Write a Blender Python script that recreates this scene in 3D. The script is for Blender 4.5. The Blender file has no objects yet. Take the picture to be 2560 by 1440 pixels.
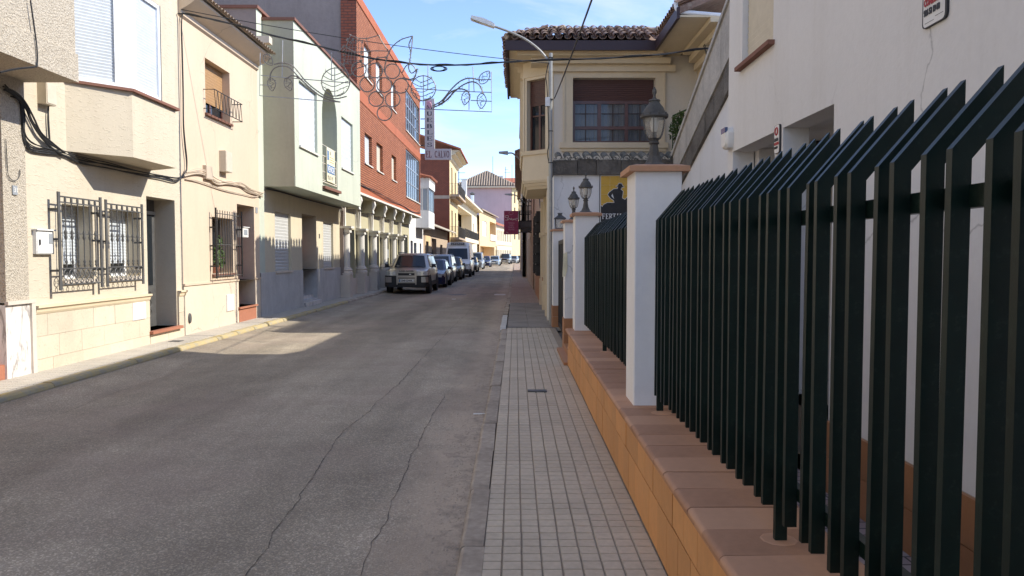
import bpy, math, random
from mathutils import Vector, Matrix
sc = bpy.context.scene
C = sc.collection
R = random.Random(11)
pi = math.pi

# ------------------------------------------------------------------ camera, sky, sun, exposure
F, CX, CY, HOR, CAMZ = 1880.0, 1288.0, 720.0, 637.0, 1.65      # focal length and horizon in photo pixels (2560 wide)
PIT = math.atan((CY - HOR) / F)
cd = bpy.data.cameras.new('camera'); cam = bpy.data.objects.new('camera', cd); C.objects.link(cam)
cam.location = (0, 0, CAMZ); cam.rotation_euler = (pi / 2 - PIT, 0, 0)
cd.sensor_width = 36; cd.lens = F / 2560 * 36; cd.shift_x = (1280 - CX) / 2560
cd.clip_start = .05; cd.clip_end = 5000
sc.camera = cam
SUN_T = .81                                                     # tangent of the sun's height; it stands square to the street, on the right
sl = bpy.data.lights.new('sun', 'SUN'); sun = bpy.data.objects.new('sun', sl); C.objects.link(sun)
sl.energy = 2.0; sl.angle = math.radians(.53); sl.color = (1, .945, .845)
sun.rotation_euler = Vector((-1, .0, -SUN_T)).to_track_quat('-Z', 'Y').to_euler()
sun.location = (20, 10, 30)
w = bpy.data.worlds.new('World'); sc.world = w; w.use_nodes = True
nt = w.node_tree; nt.nodes.clear()
out = nt.nodes.new('ShaderNodeOutputWorld'); bg = nt.nodes.new('ShaderNodeBackground')
sky = nt.nodes.new('ShaderNodeTexSky'); sky.sky_type = 'NISHITA'; sky.sun_disc = False
sky.sun_elevation = math.atan(SUN_T); sky.sun_rotation = math.radians(90)
sky.altitude = 1200; sky.air_density = .85; sky.dust_density = .25; sky.ozone_density = 2.6
tc = nt.nodes.new('ShaderNodeTexCoord'); mp = nt.nodes.new('ShaderNodeMapping'); mp.inputs['Scale'].default_value = (1.4, 1.0, 5.5)
mp.inputs['Rotation'].default_value = (.0, .25, .3)
nz = nt.nodes.new('ShaderNodeTexNoise'); nz.inputs['Scale'].default_value = 2.6; nz.inputs['Detail'].default_value = 9; nz.inputs['Roughness'].default_value = .62; nz.inputs['Distortion'].default_value = .7
rp = nt.nodes.new('ShaderNodeValToRGB'); rp.color_ramp.elements[0].position = .42; rp.color_ramp.elements[1].position = .74
rp.color_ramp.elements[1].color = (.5, .5, .5, 1)
mx = nt.nodes.new('ShaderNodeMix'); mx.data_type = 'RGBA'; mx.inputs[7].default_value = (2.5, 2.55, 2.75, 1)
L = nt.links.new
L(tc.outputs['Generated'], mp.inputs[0]); L(mp.outputs[0], nz.inputs['Vector']); L(nz.outputs[0], rp.inputs[0])
tint = nt.nodes.new('ShaderNodeMix'); tint.data_type = 'RGBA'; tint.blend_type = 'MULTIPLY'; tint.inputs[0].default_value = 1; tint.inputs[7].default_value = (.745, .715, .745, 1)
L(sky.outputs[0], tint.inputs[6]); L(rp.outputs[0], mx.inputs[0]); L(tint.outputs[2], mx.inputs[6]); L(mx.outputs[2], bg.inputs[0]); L(bg.outputs[0], out.inputs[0])
bg.inputs[1].default_value = .15
vs = sc.view_settings; vs.view_transform = 'Standard'; vs.look = 'None'; vs.exposure = 1.68; vs.gamma = 1; vs.use_curve_mapping = False
cy = sc.cycles; cy.use_denoising = True; cy.max_bounces = 7; cy.diffuse_bounces = 4; cy.glossy_bounces = 3; cy.transparent_max_bounces = 12
cy.sample_clamp_indirect = 6; cy.caustics_reflective = False; cy.caustics_refractive = False

def ray(x, y):
    u, v = (x - CX) / F, (CY - y) / F; c, s = math.cos(PIT), math.sin(PIT)
    return u, c + v * s, v * c - s
def onX(x, y, X):                                               # where the sight line of photo pixel (x, y) meets a plane: (Y, Z)
    d = ray(x, y); t = X / d[0]; return t * d[1], CAMZ + t * d[2]
def onY(x, y, Y):
    d = ray(x, y); t = Y / d[1]; return t * d[0], CAMZ + t * d[2]
def onZ(x, y, Z):
    d = ray(x, y); t = (Z - CAMZ) / d[2]; return t * d[0], t * d[1]

# ------------------------------------------------------------------ materials
MT = {}
def nod(m, t, **k):
    n = m.node_tree.nodes.new('ShaderNode' + t)
    for a, b in k.items(): setattr(n, a, b)
    return n
class G:
    """one procedural material under construction"""
    def __init__(s, name, rough=.85, metal=0, spec=.3):
        s.m = bpy.data.materials.new(name); s.m.use_nodes = True; MT[name] = s.m
        s.b = s.m.node_tree.nodes['Principled BSDF']; s.L = s.m.node_tree.links.new
        s.b.inputs['Roughness'].default_value = rough; s.b.inputs['Metallic'].default_value = metal
        s.b.inputs['Specular IOR Level'].default_value = spec
        s.co = nod(s.m, 'TexCoord').outputs['Object']
    def map(s, scale=(1, 1, 1), rot=(0, 0, 0), vec=None):
        n = nod(s.m, 'Mapping'); n.inputs['Scale'].default_value = scale; n.inputs['Rotation'].default_value = rot
        s.L(vec or s.co, n.inputs[0]); return n.outputs[0]
    def noise(s, scale, detail=5, rough=.6, vec=None, dist=0):
        n = nod(s.m, 'TexNoise'); n.inputs['Scale'].default_value = scale; n.inputs['Detail'].default_value = detail
        n.inputs['Roughness'].default_value = rough; n.inputs['Distortion'].default_value = dist
        s.L(vec or s.co, n.inputs['Vector']); return n.outputs[0]
    def voro(s, scale, feature='F1', vec=None, out=0):
        n = nod(s.m, 'TexVoronoi', feature=feature); n.inputs['Scale'].default_value = scale
        s.L(vec or s.co, n.inputs['Vector']); return n.outputs[out]
    def ramp(s, fac, *st):
        n = nod(s.m, 'ValToRGB'); e = n.color_ramp.elements
        while len(e) < len(st): e.new(.5)
        for i, (p, c) in enumerate(st):
            e[i].position = p; e[i].color = (c, c, c, 1) if isinstance(c, (int, float)) else (*c, 1)
        s.L(fac, n.inputs[0]); return n.outputs[0]
    def mix(s, fac, a, b, mode='MIX'):
        n = nod(s.m, 'Mix', data_type='RGBA', blend_type=mode)
        for i, q in ((0, fac), (6, a), (7, b)):
            if isinstance(q, (int, float)): n.inputs[i].default_value = q if i == 0 else (q, q, q, 1)
            elif isinstance(q, tuple): n.inputs[i].default_value = (*q, 1)
            else: s.L(q, n.inputs[i])
        return n.outputs[2]
    def math(s, op, a, b=0.0, c=None):
        n = nod(s.m, 'Math', operation=op)
        for i, q in enumerate((a, b) if c is None else (a, b, c)):
            if isinstance(q, (int, float)): n.inputs[i].default_value = q
            else: s.L(q, n.inputs[i])
        return n.outputs[0]
    def xyz(s, vec=None):
        n = nod(s.m, 'SeparateXYZ'); s.L(vec or s.co, n.inputs[0]); return n.outputs
    def comb(s, *a):
        n = nod(s.m, 'CombineXYZ')
        for i, q in enumerate(a):
            if isinstance(q, (int, float)): n.inputs[i].default_value = q
            else: s.L(q, n.inputs[i])
        return n.outputs[0]
    def rnd(s): return nod(s.m, 'ObjectInfo').outputs['Random']
    def bump(s, h, strength=.4, dist=.01):
        n = nod(s.m, 'Bump'); n.inputs['Strength'].default_value = strength; n.inputs['Distance'].default_value = dist
        s.L(h, n.inputs['Height'])
        if s.b.inputs['Normal'].links: s.L(s.b.inputs['Normal'].links[0].from_socket, n.inputs['Normal'])
        s.L(n.outputs[0], s.b.inputs['Normal'])
    def col(s, c):
        if isinstance(c, tuple): s.b.inputs['Base Color'].default_value = (*c, 1)
        else: s.L(c, s.b.inputs['Base Color'])
        return s
def sc3(c, k): return tuple(min(1, x * k) for x in c)
def stone(name, c, rough=.85, v1=(.7, .10), v2=(25, .08), bump=(60, .3, .004), rand=0, spec=.3, stain=0, stainc=None, metal=0):
    """plain surface: two scales of tint, fine relief, tint per object, run-off stains of their own shape"""
    g = G(name, rough, metal, spec)
    k = g.ramp(g.noise(v1[0], 5), (.3, sc3(c, 1 - v1[1])), (.7, sc3(c, 1 + v1[1])))
    k = g.mix(1.0, k, g.ramp(g.noise(v2[0], 4), (.3, 1 - v2[1]), (.7, 1.0)), 'MULTIPLY')
    if rand: k = g.mix(1.0, k, g.ramp(g.rnd(), (0, 1 - rand), (1, 1.0)), 'MULTIPLY')
    if stain:
        st = g.ramp(g.noise(1.0, 7, .68, g.map((2.6, 2.6, .30))), (.50, 0.0), (.78, 1.0))
        k = g.mix(g.math('MULTIPLY', st, stain), k, stainc or sc3(c, .45))
    g.col(k)
    if bump: g.bump(g.noise(bump[0], 4, .7), bump[1], bump[2])
    return g
def plain(name, c, rough=.5, metal=0, spec=.5, coat=0, alpha=1, v=.06, rand=0):
    g = G(name, rough, metal, spec)
    k = g.ramp(g.noise(9, 4), (.3, sc3(c, 1 - v)), (.7, sc3(c, 1 + v)))
    if rand: k = g.mix(1.0, k, g.ramp(g.rnd(), (0, 1 - rand), (1, 1.0)), 'MULTIPLY')
    g.col(k); g.b.inputs['Coat Weight'].default_value = coat; g.b.inputs['Coat Roughness'].default_value = .05
    g.b.inputs['Alpha'].default_value = alpha
    return g

# asphalt
g = G('asphalt', .82, 0, .35)
x, y, z = g.xyz()
lane = g.noise(1.0, 4, .55, g.map((.9, .05, 1)), .3)
k = g.ramp(lane, (.3, (.226, .188, .136)), (.5, (.300, .252, .184)), (.7, (.40, .337, .25)))
k = g.mix(1.0, k, g.ramp(g.noise(1.3, 6, .7), (.25, .74), (.7, 1.1)), 'MULTIPLY')
agg = g.voro(105, 'F1', None, 1)
k = g.mix(.34, k, g.mix(1.0, k, g.ramp(g.xyz(agg)[0], (.0, .35), (.7, 1.0), (1, 2.9)), 'MULTIPLY'))
k = g.mix(g.ramp(g.noise(38, 3, .8), (.56, 0.0), (.72, .45)), k, (.50, .45, .40))
k = g.mix(g.ramp(g.noise(.45, 4), (.48, 0.0), (.72, .5)), k, (.33, .245, .195))
gx = g.math('ADD', g.math('MULTIPLY_ADD', x, 1.0, 1.0), g.math('MULTIPLY', g.math('SUBTRACT', g.noise(2.0, 6, .72), .5), 1.1))
k = g.mix(g.ramp(gx, (.12, 0.0), (.55, .85)), k, (.47, .37, .27))
k = g.mix(g.ramp(g.math('MULTIPLY', g.noise(9, 5, .75), g.ramp(gx, (.1, 0.0), (.6, 1.0))), (.42, 0.0), (.64, .55)), k, (.15, .128, .10))
pt_ = g.ramp(g.noise(.55, 2, .4, g.map((1, .5, 1)), .2), (.47, 0.0), (.50, 1.0)); k = g.mix(1.0, k, g.ramp(pt_, (0, .90), (1, 1.04)), 'MULTIPLY')
g.col(k); g.bump(g.voro(95), .55, .006); g.bump(g.noise(14, 5, .7), .25, .012)
stone('ground_soil', (.24, .20, .16))
stone('tile_beige', (.64, .54, .405), .8, (.9, .14), (30, .14), (120, .3, .003), .14, .3, .35, (.22, .18, .15))
stone('tile_pale', (.52, .47, .39), .8, (.9, .08), (30, .1), (120, .3, .003), .10)
stone('tile_brownish', (.40, .30, .23), .8, (.9, .1), (30, .1), (120, .3, .003), .14)
stone('grout_dark', (.38, .30, .215), .95)
stone('kerb_grey', (.45, .375, .29), .9, (2.5, .22), (20, .25), (70, .5, .006), .15)
g = stone('kerb_yellow', (.42, .37, .26), .85, (2, .1), (20, .15), (60, .5, .006), .08)
k = g.b.inputs['Base Color'].links[0].from_socket
g.col(g.mix(g.ramp(g.noise(5, 7, .75), (.42, 0.0), (.62, .75)), k, (.50, .36, .11)))
stone('kerb_white', (.62, .60, .55), .8, (3, .15), (20, .2), (60, .4, .005), .1)
stone('concrete_ramp', (.26, .235, .205), .9, (1.2, .25), (18, .2), (60, .4, .006))
stone('crack', (.095, .082, .068), .95, bump=None)
# left houses
g = stone('stucco_cream', (.60, .53, .41), .9, (.8, .05), (30, .05), None, 0, .2, .4, (.47, .39, .29))
st = g.noise(1.0, 3, .6, g.map((16, 7, 34), (math.radians(24), 0, 0)), .6)
g.bump(g.ramp(st, (.55, 0.0), (.72, 1.0)), .35, .02); g.bump(g.noise(70, 3), .2, .004)
g = G('pebbledash', .95, 0, .2)
vr = g.voro(42, 'F1'); n1 = g.noise(48, 4, .8)
k = g.ramp(n1, (.30, (.30, .25, .19)), (.44, (.60, .52, .41)), (.62, (.74, .67, .55)), (.8, (.56, .47, .36)))
g.col(k); g.bump(n1, 1.0, .03); g.bump(vr, .6, .015)
g = G('marble', .35, 0, .5)
k = g.ramp(g.noise(1.6, 8, .7, g.map((5, 3.2, 1.1), (.35, 0, 0)), 1.3), (.38, (.34, .31, .29)), (.47, (.70, .66, .61)), (.62, (.82, .76, .71)), (.8, (.66, .55, .50)))
g.col(k)
g = stone('travertine', (.68, .59, .45), .8, (1.5, .08), (40, .1), (50, .3, .005), .12)
k = g.b.inputs['Base Color'].links[0].from_socket
pit = g.ramp(g.noise(26, 5, .75), (.60, 0.0), (.68, .55)); g.col(g.mix(pit, k, (.33, .245, .16))); g.bump(g.math('SUBTRACT', 1.0, pit), .5, .006)
stone('plaster_peach', (.64, .515, .385), .9, (.5, .05), (14, .05), (50, .25, .004), 0, .2, .38, (.50, .38, .28))
stone('plaster_peach_lower', (.66, .56, .44), .9, (.6, .07), (14, .07), (50, .25, .004), 0, .2, .2, (.52, .45, .36))
stone('plaster_reveal', (.47, .36, .28), .9)
stone('plaster_green', (.545, .575, .47), .9, (.6, .07), (12, .06), (40, .3, .005), 0, .2, .45, (.40, .42, .35))
stone('plaster_olive_shaded', (.43, .40, .30), .9, (.6, .05), (12, .06), (40, .3, .005), 0, .2, .3)  # olive end wall; its shade is partly put into this darker colour
stone('plaster_ground', (.62, .545, .40), .9, (.6, .07), (12, .06), (40, .3, .005), 0, .2, .4, (.40, .36, .28))
stone('plinth_grey', (.56, .545, .52), .9, (1.1, .14), (12, .1), (40, .4, .006), 0, .2, .6, (.33, .31, .29))
stone('coping_red', (.22, .105, .075), .8)
stone('party_wall', (.30, .25, .225), .95, (.35, .16), (9, .12), (20, .5, .012), 0, .2, .75, (.19, .155, .145))
def hairline(name, sc_=.55, dark=.62):
    g = G.__new__(G); g.m = MT[name]; g.L = g.m.node_tree.links.new; g.b = g.m.node_tree.nodes['Principled BSDF']; g.co = nod(g.m, 'TexCoord').outputs['Object']
    k = g.b.inputs['Base Color'].links[0].from_socket
    n = nod(g.m, 'TexNoise'); n.inputs['Scale'].default_value = 2.4; n.inputs['Detail'].default_value = 6; g.L(g.co, n.inputs['Vector'])
    v = nod(g.m, 'VectorMath', operation='MULTIPLY_ADD'); g.L(n.outputs['Color'], v.inputs[0]); v.inputs[1].default_value = (.5, .5, .5); g.L(g.co, v.inputs[2])
    e = g.ramp(g.voro(sc_, 'DISTANCE_TO_EDGE', v.outputs[0]), (.0, 1.0), (.0055, 0.0)); mk = g.ramp(g.noise(.4, 2), (.50, 0.0), (.60, 1.0))
    g.col(g.mix(g.math('MULTIPLY', e, mk), k, g.mix(1.0, k, dark, 'MULTIPLY')))
def brick(name, c1, c2, mort, ch=.062, bw=.25, bstr=.6):
    g = G(name, .85, 0, .2); x, y, z = g.xyz()
    n = nod(g.m, 'TexBrick'); n.inputs['Scale'].default_value = 1; n.inputs['Brick Width'].default_value = bw; n.inputs['Row Height'].default_value = ch
    n.inputs['Mortar Size'].default_value = .018; n.inputs['Mortar Smooth'].default_value = .3
    n.inputs['Color1'].default_value = (*c1, 1); n.inputs['Color2'].default_value = (*c2, 1); n.inputs['Mortar'].default_value = (*mort, 1)
    g.L(g.comb(g.math('ADD', x, y), z, 0.0), n.inputs['Vector'])
    g.col(g.mix(1.0, n.outputs[0], g.ramp(g.noise(.8, 5), (.3, .86), (.7, 1.05)), 'MULTIPLY'))
    g.bump(g.math('SUBTRACT', 1.0, n.outputs[1]), bstr, .02)
    return g
brick('brick_red', (.47, .18, .09), (.37, .135, .07), (.15, .065, .045), .085, .26)
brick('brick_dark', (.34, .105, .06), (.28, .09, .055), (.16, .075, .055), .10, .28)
stone('band_red', (.42, .14, .075), .85, (.8, .1), (20, .1), (50, .3, .004), 0, .2, .3)
stone('white_trim', (.70, .67, .60), .75, (1, .06), (20, .06), (40, .2, .003), 0, .3, .25)
stone('stone_pale', (.66, .58, .49), .8, (1, .08), (20, .08), (50, .3, .004), 0, .3, .3, (.45, .37, .30))
stone('plaster_sage', (.50, .46, .31), .85, (1, .06), (20, .06))
stone('plaster_pillar', (.83, .82, .80), .9, (.5, .04), (18, .04), (45, .3, .006), 0, .25, .4, (.70, .67, .62))
stone('plaster_white', (.74, .73, .715), .9, (.5, .04), (18, .04), (45, .3, .006), 0, .25, .5, (.60, .58, .54))
stone('plaster_white_worn', (.76, .75, .72), .9, (.6, .05), (12, .05), (40, .3, .005), 0, .25, .5, (.50, .48, .45))
stone('plaster_yellow', (.71, .57, .33), .9, (.6, .06), (14, .06), (40, .2, .004), 0, .2, .25)
stone('plaster_ochre', (.71, .53, .31), .9, (.6, .06), (14, .06), (40, .2, .004), 0, .2, .2)
stone('plaster_cream', (.72, .62, .45), .9, (.6, .05), (14, .06), (40, .2, .004), 0, .2, .2)
stone('plaster_pink', (.60, .47, .47), .9, (.3, .07), (14, .05), (30, .2, .004), 0, .2, .2)
stone('plaster_beige', (.66, .60, .50), .9, (.5, .04), (14, .05), (40, .25, .005), 0, .2, .3, (.50, .40, .31))
stone('stone_cream', (.70, .58, .40), .8, (1, .05), (18, .05), (50, .25, .004), 0, .3, .2, (.52, .42, .29))
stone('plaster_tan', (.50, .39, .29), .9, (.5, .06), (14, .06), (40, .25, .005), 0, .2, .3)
stone('concrete_raw', (.52, .48, .42), .95, (1.0, .13), (14, .2), (26, .7, .02), 0, .2, .55, (.17, .155, .135))
stone('stone_dark', (.20, .18, .155), .95, (2.2, .35), (16, .3), (22, .9, .03), .25)
stone('lichen', (.28, .26, .21), .95, (9, .55), (40, .4), (50, 1, .02), .3)
for n_ in ('plaster_white', 'plaster_peach', 'plaster_peach_lower', 'plaster_green', 'plaster_white_worn', 'plinth_grey', 'plaster_pillar', 'party_wall'): hairline(n_)
# roof tiles
g = stone('clay_tile', (.33, .215, .16), .9, (2.5, .22), (18, .22), (40, .4, .006), .35)
k = g.b.inputs['Base Color'].links[0].from_socket
g.col(g.mix(g.ramp(g.noise(7, 6, .7), (.5, 0.0), (.68, .6)), k, (.36, .31, .24)))
stone('clay_tile_pale', (.47, .37, .28), .9, (2.5, .2), (18, .2), (40, .4, .006), .3)
stone('clay_tile_red', (.46, .17, .10), .9, (1.2, .15), (18, .15), (40, .4, .006), .2)
g = stone('clay_coping', (.55, .29, .165), .68, (1.6, .16), (30, .12), (70, .25, .003), .24, .3)
k = g.b.inputs['Base Color'].links[0].from_socket
g.col(g.mix(g.math('MULTIPLY', g.ramp(g.noise(3.1, 6, .7), (.45, 0.0), (.7, 1.0)), .5), g.mix(g.ramp(g.rnd(), (.3, 0.0), (1, .5)), k, (.52, .315, .195)), (.40, .225, .135)))
g = stone('face_tile', (.72, .345, .115), .48, (1.4, .12), (30, .1), (40, .12, .003), .2, .4, .4, (.56, .27, .09))
stone('plinth_tile', (.46, .215, .095), .5, (1.4, .1), (30, .08), (40, .2, .003), .2, .45)
stone('mortar_pale', (.47, .41, .34), .95)
stone('terracotta', (.40, .165, .10), .7, (1.5, .1), (25, .1), (60, .2, .003))
g = G('patio_stone', .85); x, y, z = g.xyz()
n = nod(g.m, 'TexBrick'); n.inputs['Scale'].default_value = 1; n.inputs['Brick Width'].default_value = .2; n.inputs['Row Height'].default_value = .1; n.inputs['Mortar Size'].default_value = .006
n.inputs['Color1'].default_value = (.36, .31, .29, 1); n.inputs['Color2'].default_value = (.30, .20, .18, 1); n.inputs['Mortar'].default_value = (.08, .07, .06, 1)
g.L(g.comb(x, y, 0.0), n.inputs['Vector']); g.col(n.outputs[0]); g.bump(g.math('SUBTRACT', 1.0, n.outputs[1]), .7, .02)
# metals, glass, paint
g = plain('green_paint', (.0032, .0125, .0085), .42, 0, .28, 0, 1, .25, .2)
k = g.b.inputs['Base Color'].links[0].from_socket
g.col(g.mix(g.ramp(g.noise(22, 6, .75), (.56, 0.0), (.75, .35)), k, (.055, .08, .06))); g.bump(g.noise(12, 3), .05, .004); g.bump(g.noise(160, 2), .12, .002)
plain('iron_black', (.028, .026, .025), .55, 0, .4, 0, 1, .2)
plain('iron_grey', (.085, .083, .08), .6, 0, .4, 0, 1, .25)
stone('lamp_iron', (.105, .102, .095), .7, (6, .25), (40, .25), (90, .35, .003))
plain('galvanised', (.40, .405, .41), .42, .75, .5, 0, 1, .12)
plain('tinsel', (.24, .22, .20), .5, .4, .5, 0, 1, .15)
plain('aluminium', (.62, .62, .61), .35, .85, .5)
plain('pole_grey', (.34, .34, .32), .5, .4, .5, 0, 1, .12)
plain('cable_black', (.020, .020, .021), .6)
stone('cable_cream', (.58, .48, .37), .8, bump=None)
plain('box_beige', (.60, .53, .42), .6); plain('box_white', (.76, .75, .71), .5); plain('box_grey', (.30, .32, .34), .5)
plain('white_frame', (.80, .81, .82), .35); plain('shutter_white', (.60, .64, .67), .45); plain('shutter_tan', (.42, .25, .12), .5)
plain('shutter_grey', (.52, .52, .50), .5); plain('shutter_cream', (.62, .57, .46), .55); plain('shutter_brown', (.085, .035, .028), .45)
plain('wood_brown', (.10, .038, .026), .4, 0, .5, .2, 1, .2); plain('wood_dark', (.06, .036, .026), .5, 0, .4, 0, 1, .2); plain('door_olive', (.30, .28, .20), .6)
plain('fascia_brown', (.045, .024, .026), .5, 0, .4)
plain('glass_dark', (.016, .02, .024), .06, 0, .45)
plain('glass_blue', (.30, .35, .40), .10, 0, .6); plain('glass_pane', (.018, .024, .03), .03, 0, .8, 0, .58)
plain('glass_lamp', (.55, .53, .46), .10, 0, .5, 0, .38); plain('bulb', (.82, .80, .74), .35)
stone('curtain', (.62, .64, .66), .9, bump=None)
plain('sign_white', (.74, .73, .71), .45); plain('sign_panel', (.60, .585, .56), .45); plain('ink_black', (.02, .02, .024), .5); plain('ink_red', (.42, .03, .035), .5)
plain('ink_maroon', (.13, .012, .016), .5); plain('ink_navy', (.03, .035, .06), .5); plain('ink_blue', (.06, .17, .36), .5); plain('ink_pink', (.62, .36, .44), .5)
plain('banner_crimson', (.30, .045, .11), .7, v=.1); plain('glaze_yellow', (.62, .37, .045), .25, 0, .5, 0, 1, .05, .12); plain('glaze_black', (.022, .022, .026), .25, 0, .5, 0, 1, .2, .3)
plain('poster_cream', (.78, .72, .50), .6); plain('lens_blue', (.06, .11, .24), .2)
plain('terrace_leaf_dark', (.035, .07, .02), .6, 0, .3, 0, 1, .4); plain('leaf', (.075, .125, .03), .55, 0, .3, 0, 1, .4); plain('stem', (.10, .07, .04), .8)
# vehicles
plain('car_silver', (.42, .39, .345), .30, .6, .5, .4); plain('car_grey', (.30, .31, .32), .28, .6, .5, .6); plain('car_blue', (.008, .014, .055), .25, .1, .4, .3)
plain('car_black', (.012, .013, .015), .25, .1, .4, .3); plain('car_white', (.82, .81, .79), .3, 0, .5, .5); plain('car_paleblue', (.30, .36, .42), .28, .5, .5, .6)
plain('car_darkgrey', (.06, .062, .066), .25, .5, .5, .7); plain('plastic_black', (.022, .022, .023), .65); plain('tyre', (.018, .018, .019), .85); plain('rim', (.42, .42, .42), .35, .8)
plain('headlamp', (.60, .62, .60), .1, .2, .7, .5); plain('grille_black', (.01, .01, .011), .5); plain('car_glass', (.018, .024, .032), .05, 0, .5, 0); plain('plate_white', (.78, .78, .74), .4)
plain('indicator', (.6, .3, .05), .3)

# ------------------------------------------------------------------ mesh builder and object helpers
ID = lambda u, v, w: (u, v, w)
def FL(X): return lambda u, v, w: (X + w, u, v)                 # facade on the left of the street: u along it, v up, w out of the wall
def FR(X): return lambda u, v, w: (X - w, u, v)                 # facade on the right
def FS(Y): return lambda u, v, w: (u, Y - w, v)                 # face towards the camera end of the street
def FD(a, b):                                                    # facade from ground point a to b, street on its right hand
    d = Vector((b[0] - a[0], b[1] - a[1])); l = d.length; d /= l
    return (lambda u, v, w: (a[0] + u * d.x + w * d.y, a[1] + u * d.y - w * d.x, v)), l
class MB:
    def __init__(s, T=ID): s.v = []; s.f = []; s.mi = []; s.T = T; s.k = 0
    def add(s, pts, faces):
        n = len(s.v); s.v += [s.T(*p) for p in pts]
        for f in faces: s.f.append(tuple(n + i for i in f)); s.mi.append(s.k)
        return s
    def poly(s, *pts): return s.add(pts, [tuple(range(len(pts)))])
    def box(s, a, b, c, d, e, f):
        return s.add([(a, c, e), (b, c, e), (b, d, e), (a, d, e), (a, c, f), (b, c, f), (b, d, f), (a, d, f)],
                     [(3, 2, 1, 0), (4, 5, 6, 7), (0, 1, 5, 4), (1, 2, 6, 5), (2, 3, 7, 6), (3, 0, 4, 7)])
    def prism(s, poly, a, b, ax=1):
        """polygon swept along axis ax from a to b; the polygon lives in the other two axes"""
        def put(p, q): return {0: (q, p[0], p[1]), 1: (p[0], q, p[1]), 2: (p[0], p[1], q)}[ax]
        n = len(poly)
        return s.add([put(p, a) for p in poly] + [put(p, b) for p in poly],
                     [tuple(range(n))[::-1], tuple(range(n, 2 * n))] + [(i, (i + 1) % n, n + (i + 1) % n, n + i) for i in range(n)])
    def tube(s, path, r, n=6, closed=False, r1=None):
        P = [Vector(p) for p in path]; m = len(P)
        if m < 2: return s
        rings = []; up = None
        for i in range(m):
            if closed: t = P[(i + 1) % m] - P[i - 1]
            else: t = P[min(i + 1, m - 1)] - P[max(i - 1, 0)]
            t = t.normalized() if t.length > 1e-9 else Vector((0, 0, 1))
            if up is None or abs(up.dot(t)) > .97: up = Vector((0, 0, 1)) if abs(t.z) < .9 else Vector((1, 0, 0))
            a = t.cross(up).normalized(); b = a.cross(t).normalized(); up = b
            rr = r if r1 is None else r + (r1 - r) * i / (m - 1)
            rings.append([tuple(P[i] + a * (rr * math.cos(2 * pi * j / n)) + b * (rr * math.sin(2 * pi * j / n))) for j in range(n)])
        fs = []
        for i in range(m if closed else m - 1):
            for j in range(n):
                fs.append((i * n + j, i * n + (j + 1) % n, ((i + 1) % m) * n + (j + 1) % n, ((i + 1) % m) * n + j))
        if not closed: fs += [tuple(range(n))[::-1], tuple(range((m - 1) * n, m * n))]
        return s.add([p for q in rings for p in q], fs)
    def lathe(s, prof, c=(0, 0, 0), n=12, ax=2):
        def put(r, a, h):
            x, y = r * math.cos(a), r * math.sin(a)
            p = {2: (x, y, h), 0: (h, x, y), 1: (x, h, y)}[ax]
            return (p[0] + c[0], p[1] + c[1], p[2] + c[2])
        pts = [put(r, 2 * pi * (j + .5) / n, h) for r, h in prof for j in range(n)]
        fs = [(i * n + j, i * n + (j + 1) % n, (i + 1) * n + (j + 1) % n, (i + 1) * n + j) for i in range(len(prof) - 1) for j in range(n)]
        fs += [tuple(range(n))[::-1], tuple(range((len(prof) - 1) * n, len(prof) * n))]
        return s.add(pts, fs)
    def wall(s, u0, u1, v0, v1, ops=(), depth=.18, w=0):
        us = sorted({u0, u1, *[q for o in ops for q in o[:2]]}); vs_ = sorted({v0, v1, *[q for o in ops for q in o[2:4]]})
        for i in range(len(us) - 1):
            for j in range(len(vs_) - 1):
                a, b, c, d = us[i], us[i + 1], vs_[j], vs_[j + 1]; mu, mv = (a + b) / 2, (c + d) / 2
                if not (u0 < mu < u1 and v0 < mv < v1): continue
                if any(o[0] < mu < o[1] and o[2] < mv < o[3] for o in ops): continue
                s.poly((a, c, w), (b, c, w), (b, d, w), (a, d, w))
        for o in ops:
            a, b, c, d = o[:4]; e = w - (o[4] if len(o) > 4 else depth)
            s.poly((a, c, w), (a, d, w), (a, d, e), (a, c, e)); s.poly((b, c, e), (b, d, e), (b, d, w), (b, c, w))
            s.poly((a, d, w), (b, d, w), (b, d, e), (a, d, e)); s.poly((a, c, e), (b, c, e), (b, c, w), (a, c, w))
        return s
    def mesh(s, name, mats, smooth=False):
        me = bpy.data.meshes.new(name); me.from_pydata(s.v, [], s.f); me.update()
        for m in ([mats] if isinstance(mats, str) else mats): me.materials.append(MT[m])
        if any(s.mi): me.polygons.foreach_set('material_index', s.mi)
        if smooth:
            me.polygons.foreach_set('use_smooth', [True] * len(me.polygons)); me.set_sharp_from_angle(angle=math.radians(38))
        return me
BASE = {}
def obj(name, mb, mats, par=None, smooth=False, loc=None):
    me = mb if isinstance(mb, bpy.types.Mesh) else mb.mesh(name, mats, smooth)
    o = bpy.data.objects.new(name, me); C.objects.link(o)
    if loc is not None: o.location = loc
    if par is not None:
        o.parent = par
        if par.name in BASE: o.matrix_parent_inverse = Matrix.Translation(-BASE[par.name])
    return o
def tag(o, label=None, cat=None, group=None, kind=None):
    for k, v in (('label', label), ('category', cat), ('group', group), ('kind', kind)):
        if v: o[k] = v
    return o
def thing(name, label, cat, loc=(0, 0, 0), group=None, world=True):
    """Empty at the thing's base; with world=True its parts are drawn in world coordinates"""
    e = bpy.data.objects.new(name, None); C.objects.link(e); e.location = loc; e.empty_display_size = .3
    if world: BASE[e.name] = Vector(loc)
    return tag(e, label, cat, group)
def struct(name, mb, mats, par=None, smooth=False): return tag(obj(name, mb, mats, par, smooth), kind='structure')
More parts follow.
